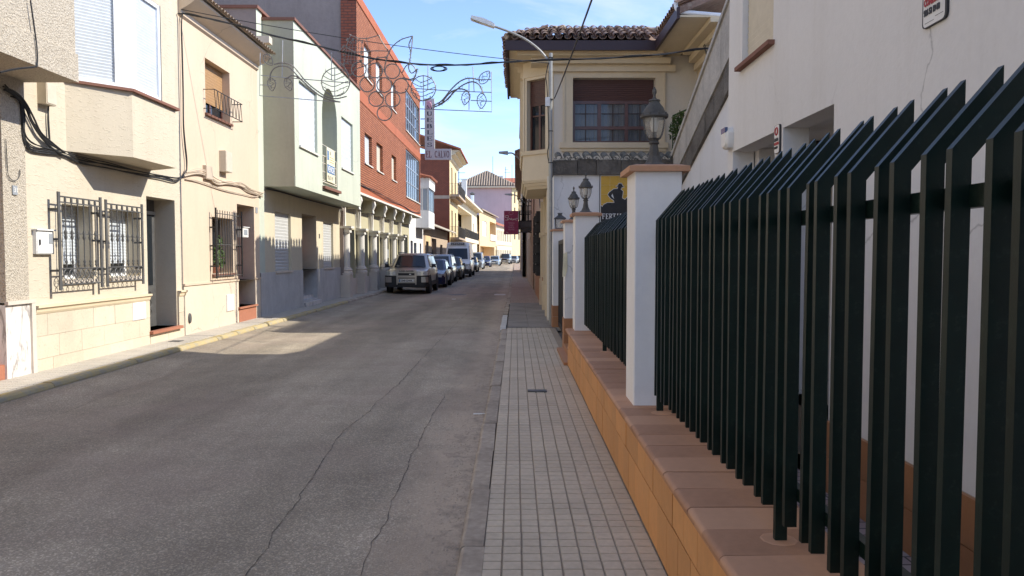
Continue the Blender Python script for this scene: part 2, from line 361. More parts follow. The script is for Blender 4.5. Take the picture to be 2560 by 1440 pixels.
def copy_tree(o, loc=None, par=None):
    c = o.copy(); C.objects.link(c)
    if par is not None: c.parent = par
    if loc is not None: c.location = loc
    for ch in o.children: copy_tree(ch, None, c)
    return c
def text(s, T, u, v, h, mat, par=None, name='lettering', w=.004, wd=None, align='LEFT', bold=0, label=None):
    """flat lettering in frame T with its lower left corner (or centre) at u, v; wd squeezes it to a width"""
    cu = bpy.data.curves.new(name, 'FONT'); cu.body = s; cu.size = h / .69; cu.extrude = .0015; cu.offset = bold; cu.resolution_u = 2
    cu.materials.append(MT[mat]); cu.align_x = 'LEFT'
    o = bpy.data.objects.new(name, cu); C.objects.link(o)
    O = Vector(T(0, 0, 0)); U = Vector(T(1, 0, 0)) - O; V = Vector(T(0, 1, 0)) - O; W = Vector(T(0, 0, 1)) - O
    k = 1.0
    nat = sum({'I': .30, ' ': .30, 'M': .84, '1': .52}.get(c, .64) for c in s) * h / .69
    if wd: k = wd / nat
    if align == 'CENTER': u -= (wd or nat) / 2
    mt = Matrix((U * k, V, W)).transposed().to_4x4(); mt.translation = Vector(T(u, v, w))
    if U.cross(V).dot(W) < 0:                                    # mirrored frame: run the text the other way so that it reads
        mt = Matrix((-U * k, V, W)).transposed().to_4x4(); mt.translation = Vector(T(u, v, w))
    if par is not None:
        o.parent = par
        if par.name in BASE: mt = Matrix.Translation(-BASE[par.name]) @ mt
    o.matrix_local = mt
    return o
# slab serif capitals: strokes x0,y0,x1,y1,width in a 0.7 x 1 box
def glyph(ch):
    k, n = .15, .065
    def arc(cx, cy, rx, ry, a0, a1, w0, m=9):
        P = [(cx + rx * math.cos(math.radians(a0 + (a1 - a0) * i / m)), cy + ry * math.sin(math.radians(a0 + (a1 - a0) * i / m))) for i in range(m + 1)]
        out = []
        for i in range(m):
            vert = abs(P[i + 1][1] - P[i][1]) / (math.hypot(P[i + 1][0] - P[i][0], P[i + 1][1] - P[i][1]) + 1e-9)
            out.append((*P[i], *P[i + 1], n + (w0 - n) * vert))
        return out
    sf = lambda x, y, w=.28: (x - w / 2, y, x + w / 2, y, n)
    b, t = n / 2, 1 - n / 2
    st = {
        'I': [(.35, 0, .35, 1, k), sf(.35, b), sf(.35, t)],
        'L': [(.2, 0, .2, 1, k), sf(.2, b), sf(.2, t), (.2, b, .66, b, n), (.65, 0, .65, .26, n)],
        'E': [(.18, 0, .18, 1, k), (.06, b, .64, b, n), (.06, t, .62, t, n), (.2, .52, .48, .52, n), (.62, 0, .62, .26, n), (.6, .76, .6, 1, n), (.47, .40, .47, .64, n)],
        'F': [(.18, 0, .18, 1, k), sf(.2, b, .32), (.06, t, .62, t, n), (.2, .52, .48, .52, n), (.6, .72, .6, 1, n), (.47, .40, .47, .64, n)],
        'T': [(.35, 0, .35, 1, k), sf(.35, b, .34), (.03, t, .67, t, n), (.05, .74, .05, 1, n), (.65, .74, .65, 1, n)],
        'U': [(.17, .3, .17, 1, k), (.56, .3, .56, 1, n + .02), sf(.17, t), sf(.56, t, .24)] + arc(.365, .3, .195, .27, 180, 360, k),
        'M': [(.12, 0, .12, 1, n), (.60, 0, .60, 1, k), (.12, .98, .34, .1, k * .9), (.34, .1, .58, .98, n), sf(.12, b, .2), sf(.60, b, .24), sf(.10, t, .16), sf(.62, t, .2)],
        'N': [(.12, 0, .12, 1, n), (.58, 0, .58, 1, n), (.12, .98, .58, .02, k), sf(.12, b, .22), sf(.58, t, .22), sf(.1, t, .16)],
        'V': [(.12, .98, .36, .02, k), (.36, .02, .60, .98, n), sf(.12, t, .26), sf(.6, t, .22)],
        'A': [(.10, .02, .34, .98, n), (.34, .98, .58, .02, k), (.2, .34, .5, .34, n), sf(.10, b, .2), sf(.58, b, .26)],
        'Z': [(.08, t, .62, t, n), (.06, b, .62, b, n), (.60, .97, .10, .03, k), (.08, .76, .08, 1, n), (.62, 0, .62, .26, n)],
        'O': arc(.35, .5, .27, .46, 0, 360, k, 20), 'C': arc(.37, .5, .27, .46, 48, 312, k, 16) + [(.58, .66, .58, .94, n), (.55, .1, .56, .26, n)],
        'B': [(.18, 0, .18, 1, k), (.06, b, .36, b, n), (.06, t, .34, t, n), (.2, .53, .36, .53, n)] + arc(.34, .75, .2, .225, -90, 90, k) + arc(.36, .28, .23, .25, -90, 90, k),
        'R': [(.18, 0, .18, 1, k), sf(.18, b), (.06, t, .34, t, n), (.2, .5, .36, .5, n), (.36, .5, .58, .03, k), sf(.61, b, .16)] + arc(.34, .74, .21, .235, -90, 90, k),
        'S': arc(.35, .73, .2, .235, 20, 270, k * .8, 12) + arc(.35, .27, .23, .235, 90, -160, k * .8, 12) + [(.55, .7, .55, .97, n), (.12, .04, .12, .3, n)],
        ' ': []}
    return st[ch]
def serif(s, T, u, v, h, wid, mat, par, w=.006, vertical=False, name='lettering'):
    m = MB(T)
    for i, ch in enumerate(s):
        ox, oy = (u, v - i * h * 1.0) if vertical else (u + i * wid, v)
        hh = h * (.66 if vertical else 1); ww = wid / .72
        for q, (x0, y0, x1, y1, t) in enumerate(glyph(ch)):
            dx, dy = x1 - x0, y1 - y0; l = math.hypot(dx, dy) or 1; nx, ny = -dy / l * t / 2, dx / l * t / 2
            z = w + .0004 * (q % 7)
            m.poly(*[(ox + px * ww, oy + py * hh, z) for px, py in ((x0 + nx, y0 + ny), (x1 + nx, y1 + ny), (x1 - nx, y1 - ny), (x0 - nx, y0 - ny))])
    return obj(name, m, mat, par)
def slats(m, a, b, c, d, w, pitch=.05, dp=.009):
    n = max(2, round((d - c) / pitch)); h = (d - c) / n
    for i in range(n):
        v = c + i * h
        m.poly((a, v, w), (b, v, w), (b, v + h * .82, w + dp), (a, v + h * .82, w + dp)); m.poly((a, v + h * .82, w + dp), (b, v + h * .82, w + dp), (b, v + h, w), (a, v + h, w))
    return m
def window(T, par, a, b, c, d, dep=.15, fm='white_frame', gm='glass_dark', shut=0, sm='shutter_white', sill=None, cols=2, rows=1, fw=.055, pitch=.05, name='window', sp=.05):
    m = MB(T); z0, z1 = -dep - .02, -dep + .03
    m.box(a, a + fw, c, d, z0, z1); m.box(b - fw, b, c, d, z0, z1); m.box(a + fw, b - fw, c, c + fw, z0, z1); m.box(a + fw, b - fw, d - fw, d, z0, z1)
    for i in range(1, cols):
        x = a + (b - a) * i / cols; m.box(x - fw * .6, x + fw * .6, c + fw, d - fw, z0, z1 - .004)
    for i in range(1, rows):
        y = c + (d - c) * i / rows; m.box(a + fw, b - fw, y - fw * .35, y + fw * .35, z0, z1 - .008)
    f = obj(name, m, fm, par)
    if shut < 1:
        for i in range(cols):
            for j in range(rows):
                x0, x1, y0, y1 = a + (b - a) * i / cols, a + (b - a) * (i + 1) / cols, c + (d - c) * j / rows, c + (d - c) * (j + 1) / rows
                k = R.gauss(0, .0012); obj('pane', MB(T).poly((x0, y0, -dep + k), (x1, y0, -dep - k), (x1, y1, -dep - k), (x0, y1, -dep + k)), gm, f)
    if shut: obj('shutter', slats(MB(T), a + .01, b - .01, d - (d - c) * shut, d, z1 + .006, pitch), sm, f)
    if sill: obj('sill', MB(T).box(a - .05, b + .05, c - .05, c - .004, -dep + .02, sp), sill, f)
    return f
def door(T, par, a, b, c, d, dep, mat, panels=3, glass=None):
    m = MB(T).box(a, b, c, d, -dep - .04, -dep); o = None
    n = panels; pw = (d - c - .1) / n
    for i in range(n): m.box(a + .1, b - .1, c + .1 + i * pw, c + i * pw + pw, -dep, -dep + .018)
    o = obj('door', m, mat, par); obj('handle', MB(T).tube([(b - .07, c + 1.0, -dep), (b - .07, c + 1.0, -dep + .06), (b - .16, c + 1.0, -dep + .06)], .011), 'aluminium', o)
    return o
def rail(T, a, b, c, d, w, ret=0, n=12, r=.009, mat='iron_black', par=None, name='railing'):
    m = MB(T)
    for v in (c, d): m.tube(([(a, v, w - ret)] if ret else []) + [(a, v, w), (b, v, w)] + ([(b, v, w - ret)] if ret else []), r * 1.3, 5)
    for i in range(n + 1):
        u = a + (b - a) * i / n; m.tube([(u, c, w), (u, d, w)], r, 4)
    if ret:
        for i in range(1, max(2, int(ret / .13))):
            q = w - ret * i / max(2, int(ret / .13))
            m.tube([(a, c, q), (a, d, q)], r, 4); m.tube([(b, c, q), (b, d, q)], r, 4)
    return obj(name, m, mat, par)
def sag(a, b, s, n=24):
    a, b = Vector(a), Vector(b)
    return [tuple(a.lerp(b, i / n) - Vector((0, 0, s * 4 * (i / n) * (1 - i / n)))) for i in range(n + 1)]
def smoothp(P, n=6, closed=False):
    P = [Vector(p) for p in P]; m = len(P); out = []
    for i in range(m if closed else m - 1):
        p0, p1, p2, p3 = (P[(i - 1) % m] if closed or i else P[0]), P[i], P[(i + 1) % m], (P[(i + 2) % m] if closed or i + 2 < m else P[-1])
        for j in range(n):
            t = j / n
            out.append(tuple(.5 * (2 * p1 + (p2 - p0) * t + (2 * p0 - 5 * p1 + 4 * p2 - p3) * t * t + (3 * p1 - p0 - 3 * p2 + p3) * t ** 3)))
    if not closed: out.append(tuple(P[-1]))
    return out
def leaves(m, c, rad, n, size, rr=R):
    for _ in range(n):
        d = Vector((rr.gauss(0, 1), rr.gauss(0, 1), rr.gauss(0, 1))); d = d.normalized() * rr.random() ** .45
        p = Vector(c) + Vector((d.x * rad[0], d.y * rad[1], d.z * rad[2])); s = size * rr.uniform(.6, 1.3)
        a = Vector((rr.gauss(0, 1), rr.gauss(0, 1), rr.gauss(0, 1))).normalized(); b = a.orthogonal().normalized()
        q = a.cross(b)
        m.poly(tuple(p - a * s), tuple(p + b * s * .5 + q * s * .12), tuple(p + a * s), tuple(p - b * s * .5 + q * s * .12))
    return m
# ------------------------------------------------------------------ the setting: ground, road, pavements, kerbs
XL, XK, XR = -6.28, -5.55, -.30                                 # left house line, left kerb face, right kerb face
ZL, ZR = .12, .08                                               # pavement heights
S = lambda Y: .00105 * max(0, Y - 90) ** 2                      # the street bends to the right far off
struct('ground', MB().poly((-900, -300, -.03), (900, -300, -.03), (900, 1500, -.03), (-900, 1500, -.03)), 'ground_soil')
m = MB(); ys = list(range(-12, 220, 4))
for a, b in zip(ys, ys[1:]):                                     # a raised gutter strip runs along the left kerb
    for x0, z0, x1, z1 in ((XK - .1, .052, XK + .1, .048), (XK + .1, .048, XK + .75, 0), (XK + .75, 0, XR + .06, 0)):
        m.poly((x0 + S(a), a, z0), (x1 + S(a), a, z1), (x1 + S(b), b, z1), (x0 + S(b), b, z0))
road = struct('road', m, 'asphalt')
# cracks and joints in the asphalt, traced where they run
def crack(P, wd, z=.004):
    pts = []
    for (a, b) in zip(P, P[1:]):
        a, b = Vector(a), Vector(b); n = max(2, int((b - a).length / .07))
        pts += [a.lerp(b, i / n) for i in range(n)]
    pts.append(Vector(P[-1])); mm = MB(); L_ = Rr = None; off = 0
    for i, p in enumerate(pts):
        d = (pts[min(i + 1, len(pts) - 1)] - pts[max(0, i - 1)]).normalized(); q = Vector((-d.y, d.x))
        off = off * .8 + R.gauss(0, .007); k = wd * .26 * R.uniform(.3, 1.6); c = p + q * off
        l, r = c + q * k, c - q * k
        if L_ is not None: mm.poly((*L_, z), (*Rr, z), (*r, z), (*l, z))
        L_, Rr = l, r
    return mm
def pxroad(*P): return [onZ(x, y, 0) for x, y in P]
CR = [([(610, 1440), (720, 1290), (850, 1095), (1000, 955), (1090, 860), (1150, 800), (1200, 752), (1235, 715)], .010),
      ([(905, 1440), (960, 1310), (1040, 1120), (1100, 1005), (1112, 985)], .008), ([(1112, 986), (1160, 988), (1206, 992)], .006),
      ([(0, 1088), (170, 1030), (300, 978), (420, 940), (520, 895), (640, 850)], .007), ([(560, 992), (720, 984), (860, 986), (985, 988)], .008),
      ([(120, 1060), (190, 1070), (285, 1090)], .006), ([(270, 1095), (430, 1020), (560, 975), (640, 950)], .005), ([(715, 984), (760, 968), (985, 962)], .004),
      ([(820, 906), (920, 904), (1010, 908)], .005), ([(1105, 856), (1160, 862), (1200, 866)], .004), ([(340, 925), (420, 930), (470, 915)], .005)]
m = MB()
for P, wd in CR: q = crack(pxroad(*P), wd); m.add(q.v, q.f)
tag(obj('asphalt_crack', m, 'crack', road), kind='stuff')
# loose grit lying along the right-hand gutter and all over the near asphalt
m = MB()
for i in range(5200):
    if i < 3000: y_ = R.uniform(2.6, 14); x_ = XR - abs(R.gauss(0, .22)) - .01; s_ = R.uniform(.002, .007)
    else: y_ = R.uniform(2.6, 12); x_ = R.uniform(-5.4, -.4); s_ = R.uniform(.0015, .0045)
    a = R.uniform(0, 6.28); P = [(x_ + s_ * math.cos(a + q) * (1 + .4 * (q > 3)), y_ + s_ * math.sin(a + q), .001) for q in (0, 2.1, 4.2)]
    m.add(P + [(x_, y_, s_ * .9)], [(0, 1, 3), (1, 2, 3), (2, 0, 3)])
tag(obj('grit', m, 'kerb_grey'), 'loose pale grit lying on the asphalt and along the right gutter', 'grit', kind='stuff')

pav = struct('pavement', MB().box(-.17, .87, -8, 130, -.02, ZR - .014), 'grout_dark')          # right-hand pavement
pavL = struct('pavement', MB().box(-6.7, -5.70, -6, 92, -.02, ZL - .012), 'grout_dark')        # left-hand pavement
def padtile(nx, ny, lx, ly, h=.010, g=.0034, bv=.003):
    mm = MB(); px_, py_ = lx / nx, ly / ny
    for i in range(nx):
        for j in range(ny):
            a, b, c, d = i * px_ + g, (i + 1) * px_ - g, j * py_ + g, (j + 1) * py_ - g
            mm.add([(a, c, 0), (b, c, 0), (b, d, 0), (a, d, 0), (a + bv, c + bv, h), (b - bv, c + bv, h), (b - bv, d - bv, h), (a + bv, d - bv, h)],
                   [(4, 5, 6, 7), (0, 1, 5, 4), (1, 2, 6, 5), (2, 3, 7, 6), (3, 0, 4, 7)])
    return mm
tw = .92 / 3
me = padtile(3, 3, tw, .30).mesh('paving_tile', 'tile_beige'); me2 = padtile(3, 3, tw, .30).mesh('paving_tile', 'tile_brownish')
far = MB()
for j in range(46):
    for i in range(3):
        o = obj('paving_tile', me, None, pav, loc=(-.17 + i * tw, 2.4 + j * .30, ZR - .014 + R.uniform(-.002, .0015)))
        o.rotation_euler = (R.gauss(0, .003), R.gauss(0, .004), R.gauss(0, .0025))
for j in range(41):
    for i in range(3): obj('paving_tile', me2, None, pav, loc=(-.17 + i * tw, 24.6 + j * .30, ZR - .014))
q = padtile(3, 1, .92, .30)
for j in range(300): far.add([(x_ - .17, y_ + 36.9 + j * .30, z_ + ZR - .014) for x_, y_, z_ in q.v], q.f)
tag(obj('far_paving', far, 'tile_brownish', pav), kind='stuff')
m = MB()
for j in range(6):
    for a, b in ((-.17, .29), (.293, .87)): m.box(a, b - .004, 16.23 + j * 1.4, 16.225 + (j + 1) * 1.4, 0, ZR + R.uniform(-.002, .001))
obj('concrete_ramp', m, 'concrete_ramp', pav)
meL = padtile(2, 4, .285, .30, .012).mesh('paving_tile', 'tile_pale'); meL2 = padtile(4, 2, .285, .30, .012).mesh('paving_tile', 'tile_pale')
for j in range(86):
    for i in range(2): obj('paving_tile', meL2, None, pavL, loc=(-6.272 + i * .286, 5.4 + j * .30, ZL - .012 + R.uniform(-.001, .001)))
far = MB(); q = padtile(2, 1, .57, .30)
for j in range(200): far.add([(x_ - 6.27, y_ + 31.2 + j * .30, z_ + ZL - .012) for x_, y_, z_ in q.v], q.f)
tag(obj('far_paving', far, 'tile_pale', pavL), kind='stuff')
# kerbs: one stone a metre
kr = struct('kerb', MB().box(-.28, -.171, -8, 2.0, -.05, ZR - .004), 'kerb_grey'); kl = struct('kerb', MB().box(-5.7, -5.56, -6, 5, -.05, ZL), 'kerb_yellow')
def kstone(x0, x1, l, h, flip, e=.022):
    P = [(x0, -.05), (x1, -.05), (x1, h), (x0 + e, h), (x0 + e * .3, h - e * .4), (x0, h - e)] if flip else [(x0, -.05), (x1, -.05), (x1, h - e), (x1 - e * .3, h - e * .4), (x1 - e, h), (x0, h)]
    return MB().prism(P, .004, l - .004, 1)
a = kstone(0, .13, 1.0, ZR, True).mesh('kerb_stone', 'kerb_grey'); b = kstone(0, .13, 1.0, ZR - .012, True).mesh('kerb_stone', 'kerb_white')
for j in range(62):
    y_ = 2.0 + j
    if 15.9 < y_ < 19.9: continue
    o = obj('kerb_stone', a, None, kr, loc=(-.30 + R.uniform(-.008, .008) - (.02 if 19.5 < y_ < 24 else 0), y_, R.uniform(-.012, .003))); o.rotation_euler.z = R.gauss(0, .006)
for j in range(7):
    o = obj('kerb_stone', b, None, kr, loc=(-.335 + R.uniform(-.01, .01), 15.95 + j * .57, -.012)); o.scale.y = .56; o['label'] = 'white painted kerb stone'
a = kstone(0, .15, 1.0, ZL, False, .05).mesh('kerb_stone', 'kerb_yellow'); b = kstone(0, .15, 1.0, ZL, False, .05).mesh('kerb_stone', 'kerb_grey')
for j in range(75):
    y_ = 5.0 + j; o = obj('kerb_stone', a if y_ < 24.5 else b, None, kl, loc=(-5.70 + R.uniform(-.008, .008), y_, R.uniform(-.010, .004))); o.rotation_euler.z = R.gauss(0, .005)
def flat(name, label, cat, P, mat, z, h=.006):
    n = len(P); mm = MB().add([(*p, z - .02) for p in P] + [(*p, z + h) for p in P], [tuple(range(n, 2 * n))] + [(i, (i + 1) % n, n + (i + 1) % n, n + i) for i in range(n)])
    return tag(obj(name, mm, mat), label, cat)
x_, y_ = onZ(1343, 977, ZR)
flat('drain_cover', 'small grey metal cover set in the beige tiled pavement', 'drain cover', [(x_ - .11, y_ - .06), (x_ + .11, y_ - .06), (x_ + .11, y_ + .06), (x_ - .11, y_ + .06)], 'iron_grey', ZR)
for (px, py, lab) in ((672, 795, 'small rusty cover in the left pavement before the red doorstep'), (440, 853, 'small grey cover in the left pavement below the stone plinth')):
    x_, y_ = onZ(px, py, ZL); flat('drain_cover', lab, 'drain cover', [(x_ - .1, y_ - .1), (x_ + .1, y_ - .1), (x_ + .1, y_ + .1), (x_ - .1, y_ + .1)], 'iron_grey', ZL)
x_, y_ = onZ(1143, 737, 0)
flat('manhole_cover', 'round iron manhole cover in the road beside the silver car', 'manhole cover', [(x_ + .36 * math.cos(i * pi / 12), y_ + .36 * math.sin(i * pi / 12)) for i in range(24)], 'iron_grey', 0)
x_, y_ = onZ(1198, 1036, 0)
flat('paper_scrap', 'thin white paper scrap in the gutter by the right kerb', 'litter', [(x_ - .06, y_), (x_ + .06, y_ + .012), (x_ + .06, y_ + .03), (x_ - .06, y_ + .02)], 'box_white', 0, .008)
x_, y_ = onZ(1134, 748, 0)
flat('paper_scrap', 'pale paper scrap lying on the road past the manhole', 'litter', [(x_ - .07, y_ - .05), (x_ + .09, y_ - .03), (x_ + .07, y_ + .06), (x_ - .06, y_ + .06)], 'box_white', 0, .008)
flat('road_stripe', 'worn white stripe across the right edge of the road', 'road marking', [onZ(1236, 735, 0), onZ(1263, 735, 0), onZ(1264, 738, 0), onZ(1236, 738, 0)], 'kerb_white', 0, .003)

# ------------------------------------------------------------------ left row
T = FL(XL)
# pebble-dashed house at the left edge
h = thing('pebbledash_house', 'pebble-dashed house at the left edge with a heavy overhanging upper floor', 'house', (XL, 6, 0))
m = MB().box(-14, -5.6, -4, 9.7, 4.2, 9.5); obj('upper_floor', m, 'pebbledash', h)
m = MB().box(-14, -5.575, -4, 9.715, 3.85, 4.2); obj('floor_band', m, 'pebbledash', h)
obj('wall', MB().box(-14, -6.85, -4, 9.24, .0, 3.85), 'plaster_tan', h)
obj('pillar', MB().box(-14, -6.265, 9.24, 9.68, 1.06, 3.85), 'pebbledash', h)
m = MB().box(-6.9, -6.25, 9.2, 9.72, .0, 1.03); obj('marble_panel', m, 'marble', h)
m = MB().box(-6.26, -6.215, 9.2, 9.74, 1.03, 1.075).box(-6.26, -6.22, 9.66, 9.74, .1, 1.03); obj('panel_frame', m, 'stone_pale', h)
obj('doorstep', MB().box(-6.85, -6.28, 8.2, 9.2, 0, .3), 'terracotta', h)
n = tag(obj('number_plate', MB(FL(-6.262)).box(9.40, 9.49, 2.40, 2.515, 0, .012), 'box_grey'), 'small blue-grey house number plate on the pebble-dash pillar', 'number plate')
text('31', FL(-6.262), 9.415, 2.43, .06, 'box_white', n, w=.0135)

# cream house with bay window
h = thing('cream_house', 'cream stuccoed house with shuttered bay window and stone plinth', 'house', (XL, 12, 0))
ops = [(10.46, 11.2, 1.30, 2.36, .30), (11.67, 12.62, 1.30, 2.36, .30), (12.85, 13.92, .34, 2.65, .38)]
m = MB(T).wall(9.7, 14.2, .12, 8.8, ops); m.box(9.7, 14.2, 0, 8.8, -7, -.44); obj('wall', m, 'stucco_cream', h)
bay = MB()
P = [(XL, 10.6), (XL + .6, 11.26), (XL + .6, 12.68), (XL, 13.04)]
bay.add([(*p, 3.10) for p in P] + [(*p, 4.06) for p in P], [(3, 2, 1, 0), (4, 5, 6, 7), (0, 1, 5, 4), (1, 2, 6, 5), (2, 3, 7, 6)])
P2 = [(XL, 10.6), (XL + .6, 11.26), (XL + .6, 12.68), (XL, 13.04)]
bay.add([(*p, 5.62) for p in P2] + [(*p, 8.8) for p in P2], [(3, 2, 1, 0), (4, 5, 6, 7), (0, 1, 5, 4), (1, 2, 6, 5), (2, 3, 7, 6)])
bay.add([(XL + .58, 12.22, 4.06), (XL + .6, 12.22, 4.06), (XL + .6, 12.68, 4.06), (XL, 13.04, 4.06), (XL + .58, 12.22, 5.62), (XL + .6, 12.22, 5.62), (XL + .6, 12.68, 5.62), (XL, 13.04, 5.62)],
        [(1, 2, 6, 5), (2, 3, 7, 6), (0, 1, 5, 4)])
bo = obj('bay', bay, 'stucco_cream', h)
P3 = [(XL, 10.55), (XL + .655, 11.22), (XL + .655, 12.74), (XL, 13.1)]
obj('sill', MB().add([(*p, 4.06) for p in P3] + [(*p, 4.10) for p in P3], [(3, 2, 1, 0), (4, 5, 6, 7), (0, 1, 5, 4), (1, 2, 6, 5), (2, 3, 7, 6)]), 'coping_red', bo)
TA, la = FD(P[0], P[1])
def bayface(TT, a, b, p0=None):
    f = MB(TT).box(a, b, 4.10, 4.16, -.06, -.005).box(a, b, 5.56, 5.62, -.06, -.005).box(a, a + .07, 4.16, 5.56, -.06, -.005).box(b - .07, b, 4.16, 5.56, -.06, -.005)
    o = obj('window', f, 'white_frame', h); obj('shutter', slats(MB(TT), a + .07, b - .07, 4.16, 5.56, -.045, .045, .010), 'shutter_white', o)
    obj('pane', MB(TT).poly((a, 4.1, -.065), (b, 4.1, -.065), (b, 5.6, -.065), (a, 5.6, -.065)), 'glass_dark', o)
    return o
bayface(TA, .02, la - .10); TB = FL(XL + .6); bayface(TB, 11.36, 12.2)
obj('corner_post', MB().prism([(XL + .44, 11.10), (XL + .605, 11.27), (XL + .605, 11.38), (XL + .52, 11.38), (XL + .40, 11.2)], 4.10, 5.6, 2), 'white_frame', h)
for a, b in ((10.46, 11.2), (11.67, 12.62)):
    window(T, h, a, b, 1.30, 2.36, .28, 'white_frame', 'glass_dark', .8, 'shutter_white', 'stone_pale', cols=1)
d_ = MB(T).box(12.85, 13.92, .34, 2.65, -.42, -.38); d_ = obj('door', d_, 'iron_grey', h)
obj('glazing', MB(T).box(12.97, 13.8, 1.1, 2.35, -.375, -.37), 'glass_dark', d_); obj('transom', MB(T).box(12.87, 13.9, 2.38, 2.44, -.375, -.35), 'aluminium', d_)
mm = MB(T)
for i in range(5):
    for j in range(3): mm.tube([(12.95 + i * .17 + .07 * math.cos(q), .60 + j * .16 + .07 * math.sin(q), -.36) for q in [k * pi / 5 for k in range(10)]], .008, 4, True)
obj('scroll_grille', mm, 'iron_grey', d_)
obj('doorstep', MB(T).box(12.80, 13.97, .29, .34, -.38, .10), 'terracotta', h)
# window grilles: six turned bars, two flat posts, rails, scroll panel
barp = [(.009, 0), (.009, .03), (.019, .05), (.012, .075), (.019, .10), (.009, .13), (.009, .42), (.015, .44), (.022, .465), (.013, .495), (.022, .525), (.015, .555), (.009, .58), (.009, .96), (.016, .98), (.016, 1.03), (.009, 1.05)]
bme = MB().lathe(barp, (0, 0, 0), 8).mesh('bar', 'iron_grey', True)
def grille(a, b, v0, v1):
    W = .135
    gr = obj('window_grille', MB(T).tube([(a, v1 - .03, W), (b, v1 - .03, W)], .011, 6).tube([(a, v0 + .24, W), (b, v0 + .24, W)], .010, 6).tube([(a, v0 + .02, W), (b, v0 + .02, W)], .010, 6).tube([(a, (v0 + v1) / 2 + .1, W), (b, (v0 + v1) / 2 + .1, W)], .005, 5)
             .box(a, b, v1 - .115, v1 - .098, W - .012, W + .012), 'iron_grey', h)
    for u in (a, b):
        obj('post', MB(T).box(u - .028, u + .028, v0 - .05, v1 + .03, W - .008, W + .008), 'iron_grey', gr)
        for v in (v0 + .2, (v0 + v1) / 2, v1 - .22): obj('bracket', MB(T).box(u - .012, u + .012, v, v + .03, 0, W - .008), 'iron_grey', gr)
    for i in range(6):
        u = a + (b - a) * (i + 1) / 7; x3 = T(u, v0 + .24, W); o = obj('bar', bme, None, gr, loc=x3)
        o.scale.z = (v1 - v0 - .27) / 1.05
    sp_ = MB(T)
    for i in range(7):
        c = a + .06 + (b - a - .12) * (i + .5) / 7
        for s_ in (-1, 1):
            sp_.tube(smoothp([(c, v0 + .23, W), (c + s_ * .045, v0 + .19, W), (c + s_ * .05, v0 + .13, W), (c + s_ * .01, v0 + .10, W), (c - s_ * .03, v0 + .06, W), (c, v0 + .02, W)], 3), .0075, 4)
            sp_.tube([(c + s_ * .034 + .022 * math.cos(q), v0 + .16 + .022 * math.sin(q), W) for q in [k * pi / 4 for k in range(8)]], .006, 4, True)
    obj('scroll_panel', sp_, 'iron_grey', gr)
grille(10.16, 11.18, 1.22, 2.47); grille(11.33, 12.42, 1.22, 2.45)
obj('moulding', MB().prism([(XL, .87), (XL + .035, .87), (XL + .05, .90), (XL + .055, .93), (XL + .085, .955), (XL + .085, .985), (XL, .985)], 9.76, 12.83, 1), 'stone_cream', h)
obj('moulding', MB().prism([(XL, .87), (XL + .035, .87), (XL + .05, .90), (XL + .055, .93), (XL + .085, .955), (XL + .085, .985), (XL, .985)], 13.94, 14.22, 1), 'stone_cream', h)
for r_, (v0, v1, ln, off) in enumerate(((.10, .275, .72, .35), (.279, .575, .56, .50), (.579, .866, .56, .25))):
    u = 9.76; first = True
    while u < 12.82:
        e = min(u + (off if first else ln + R.uniform(-.03, .03)), 12.83); first = False
        if 12.83 - e < .15: e = 12.83
        obj('stone_block', MB(T).box(u + .002, e - .002, v0, v1, -.02, .035 + R.uniform(-.003, .003)), 'travertine', h); u = e
    u0 = 12.835 if r_ == 0 else 13.94
    for a, b in ((u0, 13.5), (13.504, 14.2)) if r_ == 0 else ((13.94, 14.2),):
        obj('stone_block', MB(T).box(a, b - .003, v0, v1, -.02, .036), 'travertine', h)
def box_thing(name, label, cat, TT, a, b, c, d, dep, mat, door_=None, hood=False, group=None):
    t = thing(name, label, cat, TT((a + b) / 2, c, 0), group)
    obj('case', MB(TT).box(a, b, c, d, -.01, dep), mat, t)
    obj('lid', MB(TT).box(a + .012, b - .012, c + .012, d - .012, dep, dep + .008), mat, t)
    if hood: obj('hood', MB(TT).box(a - .02, b + .02, d, d + .018, -.01, dep + .03), mat, t)
    return t
t = box_thing('meter_box', 'white meter cabinet with small window left of the barred windows', 'meter box', T, 9.80, 10.17, 1.66, 1.97, .05, 'box_white', hood=True)
obj('viewing_window', MB(T).box(10.05, 10.14, 1.80, 1.93, .058, .063), 'box_grey', t); obj('latch', MB(T).box(9.84, 9.865, 1.78, 1.85, .058, .07), 'plastic_black', t)
t = box_thing('gas_hatch', 'plain white metal hatch in the travertine plinth', 'utility hatch', T, 12.24, 12.66, .575, .862, .048, 'white_frame')
t = box_thing('junction_box', 'cream cable box high on the cream house under the overhang', 'junction box', T, 9.98, 10.2, 3.64, 3.92, .12, 'box_beige')
o = tag(obj('wall_vent', MB().lathe([(.06, 0), (.07, .01), (.06, .03), (.03, .04)], (0, 0, 0), 12, 0), 'iron_grey', None, True, (XL + .012, 14.42, .43)), 'dark oval vent low on the wall between the two cream houses', 'wall vent')
o.scale = (1, .8, 1.5)

